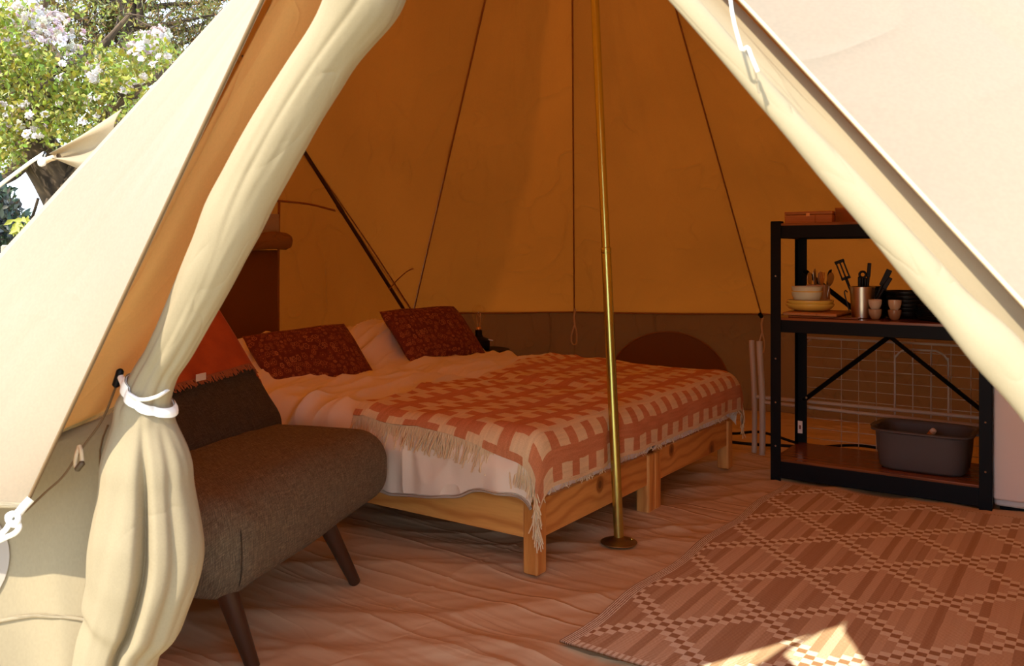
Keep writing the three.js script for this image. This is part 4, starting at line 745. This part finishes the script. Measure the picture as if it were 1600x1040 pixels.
{ // egg cups: two pairs, one cup upside on another
  const cup = (label, f, e, y, mat, tilt = 0) => { const t = onShelf('egg_cup', label, 'cup', f, y, e, TURN, 'small glazed cups'); t.rotation.z = tilt; obj('cup', lathe([[0, 0.001], [0.013, 0], [0.0155, 0.003], [0.021, 0.012], [0.0252, 0.026], [0.0262, 0.042], [0.0257, 0.0435], [0.024, 0.042], [0.0225, 0.026], [0.018, 0.012], [0, 0.006]], 32), mat, t); };
  cup('caramel cup at the bottom of the left cup pair beside the pot', 0.115, 0.408, 0.7005, M.caramel); cup('cream cup stacked on top of the left cup pair', 0.115, 0.408, 0.7405, M.cream, 0.04);
  cup('brown cup at the bottom of the right cup pair', 0.115, 0.484, 0.7005, std({ color: lin(0.34, 0.2, 0.11), roughness: 0.2 })); cup('beige cup tilted on top of the right cup pair', 0.115, 0.484, 0.7405, std({ color: lin(0.6, 0.46, 0.3), roughness: 0.22 }), -0.09);
}
{ // dark crockery to the right
  let y = 0.7005;
  for (let i = 0; i < 6; i++) { const t = onShelf('saucepan', ['black saucepan with ribs, lowest of the dark stack behind the cups', 'black pan second from the bottom behind the cups', 'black pan third from the bottom behind the cups', 'black pan fourth from the bottom behind the cups', 'black pan second from the top behind the cups', 'black pan lid on top of the stack behind the cups'][i], 'pan', 0.28, y, 0.50, TURN, 'nested black pans behind the cups'); obj('pan', lathe(dishProfile(0.092 + (i % 2) * 0.002, 0.03, 0.075), 40), M.blackSoft, t); if (i === 2) obj('handle', capTube(vv(-0.02, 0.024, 0.09), vv(-0.05, 0.03, 0.19), 0.007, 0.006, 8, 0.002), M.blackSoft, t); y += 0.0172; }
  y = 0.7005;
  for (let i = 0; i < 6; i++) { const t = onShelf('dark_plate', ['lowest of the dark plates at the right end of the middle shelf', 'second dark plate from the bottom beside the flap', 'third dark plate from the bottom beside the flap', 'fourth dark plate from the bottom beside the flap', 'fifth dark plate from the bottom beside the flap', 'topmost dark plate beside the right flap'][i], 'plate', 0.19, y, 0.665, TURN, 'dark plates stacked beside the flap'); obj('plate', lathe(dishProfile(0.112 - 0.001 * i, 0.02, 0.07), 40), M.blackSoft, t); y += 0.0085; }
}
{ // washing-up tub and brush on the lowest board
  const t = onShelf('dish_tub', 'dark grey plastic washing up tub on the lowest shelf', 'tub', 0.195, 0.0855, 0.585);
  const rect = (w, d, r, n = 40) => { const o = []; for (let i = 0; i < n; i++) { const a = i / n * Math.PI * 2, c = Math.cos(a), s = Math.sin(a), k = Math.pow(Math.pow(Math.abs(c), 6) + Math.pow(Math.abs(s), 6), -1 / 6); o.push([c * k * d, s * k * w]); } return o; };
  const prof = [[0.0, 0.003, 0], [0.82, 0.0, 0], [0.885, 0.012, 0], [0.93, 0.07, 0], [0.965, 0.15, 0], [0.99, 0.156, 0], [1.04, 0.163, 0], [1.055, 0.158, 0], [1.06, 0.160, 0], [1.05, 0.168, 0], [0.985, 0.165, 0], [0.945, 0.15, 0], [0.905, 0.07, 0], [0.86, 0.016, 0], [0.8, 0.006, 0], [0.0, 0.006, 0]];
  obj('tub', grid(80, prof.length - 1, (u, v) => { const [k, y] = prof[Math.round(v * (prof.length - 1))], a = u * Math.PI * 2, c = Math.cos(a), s = Math.sin(a), q = Math.pow(Math.pow(Math.abs(c), 5) + Math.pow(Math.abs(s), 5), -0.2); return vv(c * q * 0.145 * k, y, s * q * 0.185 * k); }), M.tub, t);
  for (const z of [-0.19, 0.19]) obj('handle', rbox(0.09, 0.008, 0.03, 0.003, 0, 0.163, z), M.tub, t);
  const b = thing('dish_brush', 'pale wooden brush handle standing in the grey tub', 'brush', shW(0.195, 0.094, 0.585), TURN);
  obj('handle', [capTube(vv(0.05, 0.02, -0.06), vv(0.01, 0.14, 0.028), 0.009, 0.012, 14, 0.003)], M.bamboo, b);
  obj('tip', capTube(vv(0.0107, 0.138, 0.0264), vv(0.006, 0.152, 0.037), 0.0125, 0.0115, 14, 0.003), M.tape, b);
  obj('head', rbox(0.05, 0.024, 0.05, 0.008, 0.05, 0.02, -0.06), M.tape, b);
}
// ---------------------------------------------------------------- folded clothes airer behind the shelf unit
{
  const t = thing('clothes_airer', 'white wire clothes airer folded up behind the shelf unit', 'drying rack', SH0, TURN);
  const f0 = 0.475;
  const leg = (e, f, r) => [vv(f + 0.02, 0.545, e - 0.02), vv(f + 0.012, 0.50, e - 0.016), vv(f, 0.27, e), vv(f - 0.008, 0.04, e + 0.004), vv(f - 0.01, -0.008, e + 0.002)];
  obj('leg', tube(leg(-0.235, f0, 0.011), 0.0135, 30, 10), M.whiteWire, t); obj('leg', tube(leg(-0.185, f0 - 0.03, 0.012), 0.0155, 30, 10), M.whiteWire, t);
  obj('cross_bar', tube([vv(f0, 0.268, -0.23), vv(f0, 0.268, 0.3), vv(f0 - 0.01, 0.268, 0.9)], 0.0085, 20, 10), M.whiteWire, t);
  obj('cross_bar', tube([vv(f0 - 0.03, 0.25, -0.18), vv(f0 - 0.03, 0.242, 0.3), vv(f0 - 0.035, 0.236, 0.9)], 0.0085, 20, 10), M.whiteWire, t);
  const frame = (e0, e1, h0, h1, f, r, rad) => { const c = 0.06, p = []; const cs = [[e0 + c, h1 - c, Math.PI, -1], [e1 - c, h1 - c, Math.PI / 2, -1]]; p.push(vv(f, h0, e0)); for (let i = 0; i <= 6; i++) { const a = Math.PI - i / 6 * Math.PI / 2; p.push(vv(f, h1 - c + c * Math.sin(a), e0 + c + c * Math.cos(a))); } for (let i = 0; i <= 6; i++) { const a = Math.PI / 2 - i / 6 * Math.PI / 2; p.push(vv(f, h1 - c + c * Math.sin(a), e1 - c + c * Math.cos(a))); } p.push(vv(f, h0, e1)); return tube(p, r, 90, 8); };
  const fr = obj('wire_frame', frame(0.0, 0.9, 0.0, 0.572, f0 + 0.03, 0.006), M.whiteWire, t);
  for (let i = 0; i < 11; i++) obj('wire', tube([vv(f0 + 0.028, 0.53 - i * 0.049, 0.0), vv(f0 + 0.028, 0.53 - i * 0.049, 0.9)], 0.0019, 1, 5), M.whiteWire, fr);
  for (let i = 0; i < 9; i++) obj('wire', tube([vv(f0 + 0.031, 0.57, 0.175 + i * 0.078), vv(f0 + 0.031, 0.03, 0.175 + i * 0.078)], 0.0019, 1, 5), M.whiteWire, fr);
  obj('wing_frame', frame(0.415, 0.635, 0.02, 0.545, f0 + 0.012, 0.0048), M.whiteWire, t);
  for (const e of [0.49, 0.565]) obj('wing_wire', tube([vv(f0 + 0.012, 0.54, e), vv(f0 + 0.012, 0.02, e)], 0.003, 1, 6), M.whiteWire, t);
}
{
  const t = thing('fridge', 'plain white fridge standing right of the shelf unit', 'fridge', V(1.850, 0, 3.325), TURN);
  obj('cabinet', rbox(0.44, 0.84, 0.46, 0.012, 0.255, 0.42, 0.23, 4), M.fridge, t);
  obj('door', rbox(0.034, 0.80, 0.458, 0.010, 0.015, 0.432, 0.23, 4), M.fridge, t);
  obj('foot', rbox(0.4, 0.03, 0.42, 0.004, 0.25, 0.0, 0.23), M.black, t);
}
tag(obj('power_cable', tube([V(0.9, 0.0, 4.9), V(1.16, 0.02, 4.62), V(1.3, 0.05, 4.5), V(1.5, 0.012, 4.35), V(1.72, 0.035, 4.25), V(1.95, 0.02, 4.06), V(2.2, 0.01, 3.9), V(2.38, 0.01, 3.72)], 0.007, 90, 8), M.black), 'black power cable lying on the groundsheet behind the shelf unit', 'cable');
tag(obj('power_cable', tube([V(0.85, 0.0, 4.7), V(1.2, 0.008, 4.42), V(1.42, 0.0, 4.4), V(1.7, 0.015, 4.15), V(2.0, 0.0, 3.96), V(2.34, 0.0, 3.6)], 0.008, 90, 8), M.blackSoft), 'thick black cable lying flat in front of the thinner cable', 'cable');
// ---------------------------------------------------------------- trees outside, left of the tent
const branch = (pts, r0, r1, seg = 24, rad = 10, rough = 0.12) => {
  const c = new THREE.CatmullRomCurve3(pts, false, 'catmullrom', 0.5), fr = c.computeFrenetFrames(seg, false), L = c.getLength();
  return grid(rad, seg, (u, v) => { const i = Math.round(v * seg), a = u * Math.PI * 2, p = c.getPointAt(v), r = lerp(r0, r1, v) * (1 + rough * n3(Math.cos(a) * 1.4, Math.sin(a) * 1.4, v * L * 2.2)); return p.addScaledVector(fr.normals[i], Math.cos(a) * r).addScaledVector(fr.binormals[i], Math.sin(a) * r); }, (u, v) => [u, v * L * 0.8]);
};
const leafGeo = (w, l, bend) => { const g = new THREE.BufferGeometry(); g.setAttribute('position', new THREE.Float32BufferAttribute([0, 0, 0, -w / 2, l * 0.42, bend, 0, l * 0.45, 0, w / 2, l * 0.42, bend, 0, l, bend * 0.6], 3)); g.setIndex([0, 2, 1, 0, 3, 2, 1, 2, 4, 2, 3, 4]); g.computeVertexNormals(); g.setAttribute('uv', new THREE.Float32BufferAttribute([0, 0, 0, 0.5, 0.5, 0.5, 1, 0.5, 0, 1], 2)); return g; };
function scatter(name, geo, mat, list, parent, hue) {      // list of [pos, scale]; random turn, tint by hue()
  const m = new THREE.InstancedMesh(geo, mat, list.length), e = new THREE.Euler(), q = new THREE.Quaternion(), X = new THREE.Matrix4(), c = new THREE.Color();
  list.forEach(([p, s], i) => { e.set(rr(-1.3, 1.3), rr(0, 6.28), rr(-1.6, 1.6)); m.setMatrixAt(i, X.compose(p, q.setFromEuler(e), new THREE.Vector3(s, s, s))); m.setColorAt(i, hue(c)); });
  m.name = name; m.castShadow = m.receiveShadow = true; m.userData.kind = 'stuff'; parent.add(m); return m;
}
{
  const t = thing('apple_tree', 'blossoming apple tree with fresh green leaves and a leaning trunk', 'tree');
  const D = 7.6, at = (x, y, d = D) => px(x, y, d);
  const rootPos = V(-3.25, -0.1, 7.9);
  obj('trunk', branch([rootPos, at(150, 420, 7.8), at(105, 312, 7.7), at(62, 240, 7.6), at(25, 180, 7.6), at(-20, 110, 7.6), at(-60, 20, 7.5)], 0.26, 0.13, 40, 14), M.bark, t);
  const limbs = [[[120, 345], [118, 290], [140, 245], [165, 200], [185, 160], [240, 120], [300, 85]], [[50, 235], [20, 270], [-10, 288], [-60, 300]], [[30, 190], [60, 150], [95, 110], [150, 80], [205, 20]], [[0, 150], [30, 90], [60, 40], [80, -30]], [[140, 240], [200, 165], [232, 128]], [[62, 150], [20, 120], [-10, 110]], [[100, 105], [70, 60], [40, 20]], [[40, 190], [70, 190], [105, 165], [150, 150]]];
  limbs.forEach((l, i) => obj('branch', branch(l.map(([x, y], k) => at(x, y, D - 0.3 + 0.35 * Math.sin(k * 1.1 + i * 2))), i === 0 ? 0.15 : i < 3 ? 0.09 : 0.045, 0.014, 22, 8), M.bark, t));
  const leaves = [], bl = [], clumps = [];
  // clumps of the crown: photo column, row, size
  const cl = [[25, 150, 60], [70, 130, 50], [110, 150, 52], [150, 130, 48], [190, 115, 40], [225, 100, 40], [60, 180, 50], [120, 190, 46], [165, 165, 40], [200, 140, 40], [20, 200, 44], [100, 215, 34], [40, 108, 40], [85, 100, 36], [140, 95, 30], [175, 100, 34], [10, 60, 44], [25, 25, 36], [15, 95, 40], [250, 90, 30], [135, 215, 26], [10, 230, 30], [18, 255, 26], [-30, 150, 70], [-40, 60, 70], [-30, 230, 50], [180, 175, 24], [90, 165, 40], [240, 75, 24], [60, 85, 26], [215, 70, 22]];
  for (const [x, y, s] of cl) { const n = Math.round(s * s * 0.24); for (let k = 0; k < n; k++) { const a = rr(0, 6.283), r = Math.sqrt(rnd()) * s, dd = D - 0.2 + rr(-0.8, 0.75) ; leaves.push([at(x + Math.cos(a) * r, y + Math.sin(a) * r * 0.8, dd), rr(0.75, 1.35)]); } }
  // a wide crown over what the frame cannot see keeps the tree whole from other places
  for (let k = 0; k < 3500; k++) { const a = rr(0, 6.283), b = rr(-0.3, 1.2), r = 1.9 * Math.cbrt(rr(0.4, 1)); leaves.push([V(-5.8 + r * 1.2 * Math.cos(a) * Math.cos(b * 0.9), 3.4 + r * 0.9 * Math.sin(b), 7.9 + r * Math.sin(a) * Math.cos(b * 0.9)), rr(0.8, 1.3)]); }
  scatter('foliage', leafGeo(0.028, 0.048, 0.006), M.leaf, leaves, t, (c) => c.setRGB(rr(0.62, 1.15), rr(0.72, 1.1), rr(0.3, 1.2)).multiplyScalar(rnd() < 0.25 ? 0.55 : 1));
  // blossoms: five petals round a yellow eye
  const petals = []; for (let i = 0; i < 5; i++) { const a = i / 5 * 6.283, g = new THREE.SphereGeometry(0.0125, 8, 5).scale(1, 0.22, 0.85).translate(0.0155, 0.003, 0).rotateY(a); petals.push(g); }
  const flower = join([...petals, new THREE.SphereGeometry(0.005, 6, 4).translate(0, 0.004, 0)]);
  const clusterOf = (n) => { const o = []; for (let i = 0; i < n; i++) { const g = flower.clone(); g.rotateX(rr(0.5, 1.7)); g.rotateZ(rr(-0.7, 0.7)); g.rotateY(rr(-0.6, 0.6)); g.translate(rr(-0.03, 0.03), rr(-0.022, 0.022), rr(0, 0.02)); o.push(g); } return join(o); };
  const variants = [clusterOf(4), clusterOf(5), clusterOf(6)];
  const spots = [[36, 160, 1.2], [10, 178, 1.1], [47, 180, 1.1], [40, 209, 1.1], [130, 188, 1.25], [138, 157, 1.1], [154, 155, 1.0], [152, 180, 0.9], [72, 178, 0.9], [23, 170, 1], [62, 212, 0.8], [55, 212, 0.7], [92, 160, 0.8], [94, 120, 1], [98, 100, 0.9], [150, 100, 1.1], [146, 120, 1.2], [155, 108, 1], [150, 128, 0.9], [215, 80, 1.2], [220, 70, 1.1], [222, 95, 1], [230, 62, 1.1], [245, 52, 1], [250, 90, 0.9], [240, 100, 0.9], [200, 138, 1], [210, 130, 1.1], [192, 142, 0.8], [262, 88, 0.9], [195, 100, 0.9], [175, 130, 0.7], [30, 8, 1], [48, 5, 1], [40, 25, 0.9], [60, 40, 0.8], [5, 160, 1], [225, 120, 0.9]];
  spots.forEach(([x, y, s], i) => { const b = obj('blossom', variants[i % 3], M.petal, t); b.position.copy(at(x, y, D - 0.95 + 0.15 * rnd())); b.scale.setScalar(s * 0.95); b.rotation.z = rr(0, 6.28); });
  const many = []; for (const [x, y, s, n] of [[40, 25, 34, 70], [30, 60, 26, 40], [70, 45, 26, 40], [225, 75, 26, 60], [150, 112, 20, 34], [205, 135, 16, 22], [250, 60, 18, 26], [90, 45, 26, 26], [30, 185, 40, 24], [110, 60, 24, 20]]) for (let k = 0; k < n; k++) { const a = rr(0, 6.283), r = Math.sqrt(rnd()) * s; many.push([at(x + Math.cos(a) * r, y + Math.sin(a) * r, D + rr(-0.9, 0.5)), rr(0.6, 1.1)]); }
  scatter('blossoms', variants[0], M.petal, many, t, (c) => c.setRGB(rr(0.8, 1), rr(0.72, 0.95), rr(0.74, 0.95)));
  const tw = []; for (let k = 0; k < 90; k++) { const x = rr(-10, 250), y = rr(20, 200), d = D + rr(-0.4, 0.5), a = rr(-0.4, 2.2), L = rr(15, 46); tw.push(tube([at(x, y, d), at(x + Math.cos(a) * L * 0.5, y - Math.sin(a) * L * 0.5 + rr(-4, 4), d), at(x + Math.cos(a) * L, y - Math.sin(a) * L, d + rr(-0.1, 0.1))], rr(0.003, 0.008), 6, 5)); }
  stuff(obj('twigs', tw, M.bark, t));
}
{
  const t = thing('conifer', 'sparse tall conifer with dark trunks and drooping olive tufts behind the apple tree', 'tree');
  const D = 13.5, at = (x, y, d = D) => px(x, y, d), dark = std({ map: TX.bark, color: lin(0.45, 0.42, 0.4), roughness: 0.95 });
  obj('trunk', branch([V(-5.9, -0.1, 13.4), at(206, 300), at(204, 120), at(200, 40), at(198, -60), at(196, -300)], 0.20, 0.10, 30, 10), dark, t);
  obj('trunk', branch([V(-5.6, -0.1, 13.6), at(218, 300), at(217, 120), at(219, 40), at(221, -60), at(224, -240)], 0.09, 0.05, 30, 10), dark, t);
  const tufts = [], tn = [];
  const lim = [[[204, 95], [160, 60], [110, 20], [80, 0], [40, -40]], [[204, 60], [160, 40], [120, 22], [90, 5]], [[204, 110], [150, 90], [140, 60], [120, 40]], [[204, 40], [250, 40], [300, 30], [350, 20]], [[206, 70], [250, 60], [310, 40], [370, 20]], [[206, 20], [260, 8], [320, 4], [380, -6]], [[204, 10], [150, -4], [100, -20]], [[206, 90], [255, 80], [300, 62], [340, 40]], [[206, -10], [270, -22], [360, -30]], [[203, 80], [180, 60], [170, 20], [160, -10]], [[206, 105], [240, 95], [275, 85], [300, 78]], [[203, 50], [176, 10], [150, -30]]];
  lim.forEach((l, i) => { const pts = l.map(([x, y], k) => at(x, y, D + 0.5 * Math.sin(i * 1.7) * k * 0.4)); obj('branch', branch(pts, 0.055, 0.012, 20, 6), dark, t); const c = curve(pts); for (let k = 0; k < 40; k++) { const v = rr(0.12, 1), p = c.getPoint(v); const q = p.clone().add(new THREE.Vector3(rr(-0.35, 0.35), rr(-0.55, 0.1), rr(-0.3, 0.3))); tn.push(tube([p, p.clone().lerp(q, 0.5).add(new THREE.Vector3(0, 0.03, 0)), q], 0.006, 4, 4)); const n = 16; if (rnd() < 0.75) for (let j = 0; j < n; j++) tufts.push([p.clone().lerp(q, rr(0.2, 1)).add(new THREE.Vector3(rr(-0.06, 0.06), rr(-0.07, 0.05), rr(-0.06, 0.06))), rr(0.7, 1.3)]); } });
  for (const [x, y, s] of [[125, 15, 22], [115, 55, 18], [135, 70, 20], [160, 20, 16], [185, 25, 16], [240, 45, 20], [290, 20, 22], [320, 10, 22], [270, 55, 18], [330, 25, 16], [75, 15, 16], [95, 40, 16], [150, 45, 12], [235, 12, 14]]) for (let k = 0; k < s * 8; k++) { const a = rr(0, 6.283), r = Math.sqrt(rnd()) * s; tufts.push([at(x + Math.cos(a) * r, y + Math.sin(a) * r, D + rr(-0.5, 0.5)), rr(0.8, 1.4)]); }
  for (let k = 0; k < 2600; k++) { const h = rr(3.5, 10), r = (10.5 - h) * 0.28 * Math.sqrt(rnd()), a = rr(0, 6.283); tufts.push([V(-5.9 + r * Math.cos(a), h, 13.5 + r * Math.sin(a)), rr(0.8, 1.4)]); }
  stuff(obj('twigs', tn, dark, t));
  scatter('needles', leafGeo(0.022, 0.10, 0.01), M.needle, tufts, t, (c) => c.setRGB(rr(0.6, 1.5), rr(0.6, 1.35), rr(0.4, 1.2)));
}
{
  const t = thing('dark_shrub', 'dark evergreen shrub in the shade below the apple tree', 'shrub');
  const stems = []; for (let k = 0; k < 14; k++) { const x = rr(-90, 70); stems.push(tube([px(x + 10, 470, 6.6 + rr(-0.2, 0.2)), px(x, 380, 6.6), px(x + rr(-20, 20), 310, 6.6 + rr(-0.3, 0.3))], 0.012, 10, 5)); }
  obj('stems', stems, M.bark, t);
  const l = []; for (let k = 0; k < 3400; k++) { const x = rr(-140, 56), y = 395 - 112 * Math.sqrt(rnd()) * (1 - Math.max(0, x - 10) / 60); l.push([px(x, y + rr(-6, 70), 6.6 + rr(-0.5, 0.5)), rr(0.7, 1.3)]); }
  scatter('foliage', leafGeo(0.034, 0.07, 0.008), M.darkLeaf, l, t, (c) => c.setRGB(rr(0.5, 1.6), rr(0.5, 1.6), rr(0.5, 1.8)));
  const s = thing('bright_sprig', 'small yellow green sprig catching the sun in front of the dark shrub', 'plant');
  const sl = []; for (let k = 0; k < 16; k++) { const a = rr(-1.4, 1.4), g = obj('leaf', leafGeo(0.035, 0.085, 0.01), phys({ color: lin(0.42, 0.42, 0.05), roughness: 0.6, transmission: 0.4, thickness: 0, side: THREE.DoubleSide }), s); g.position.copy(px(rr(16, 46), rr(335, 356), 5.9)); g.rotation.set(rr(-0.5, 0.5), rr(-0.6, 0.6), a + Math.PI); }
  obj('stem', tube([px(40, 420, 5.92), px(34, 360, 5.92), px(28, 338, 5.92)], 0.005, 12, 5), M.bark, s);
}
{
  const t = thing('fence_post', 'weathered wooden fence post at the left edge beside the tent', 'post', V(-3.33, -0.06, 5.7));
  obj('post', capTube(vv(0, 0, 0), vv(0, 1.1, 0), 0.04, 0.038, 10, 0.01), M.post, t);
}
{ // hedge line and far trees on the horizon, so the sky does not meet bare grass
  for (const [x, d, s, label] of [[-12, 22, 2.2, 'rounded green bush far behind the left of the tent'], [-8.6, 24, 1.6, 'low green bush far behind the trees']]) {
    const t = thing('far_bush', label, 'bush'), l = [];
    for (let k = 0; k < 2500; k++) { const a = rr(0, 6.283), b = Math.acos(rr(0, 1)), r = s * Math.cbrt(rr(0.5, 1)); l.push([V(x + r * 1.3 * Math.cos(a) * Math.sin(b), r * Math.cos(b) * 0.8, d + r * Math.sin(a) * Math.sin(b)), rr(0.8, 1.4)]); }
    obj('stems', tube([V(x, -0.1, d), V(x, s * 0.5, d)], 0.08, 4, 6), M.bark, t);
    scatter('foliage', leafGeo(0.11, 0.2, 0.02), M.leaf, l, t, (c) => c.setRGB(rr(0.4, 0.9), rr(0.5, 0.9), rr(0.4, 1)));
  }
}
renderer.render(scene, camera);
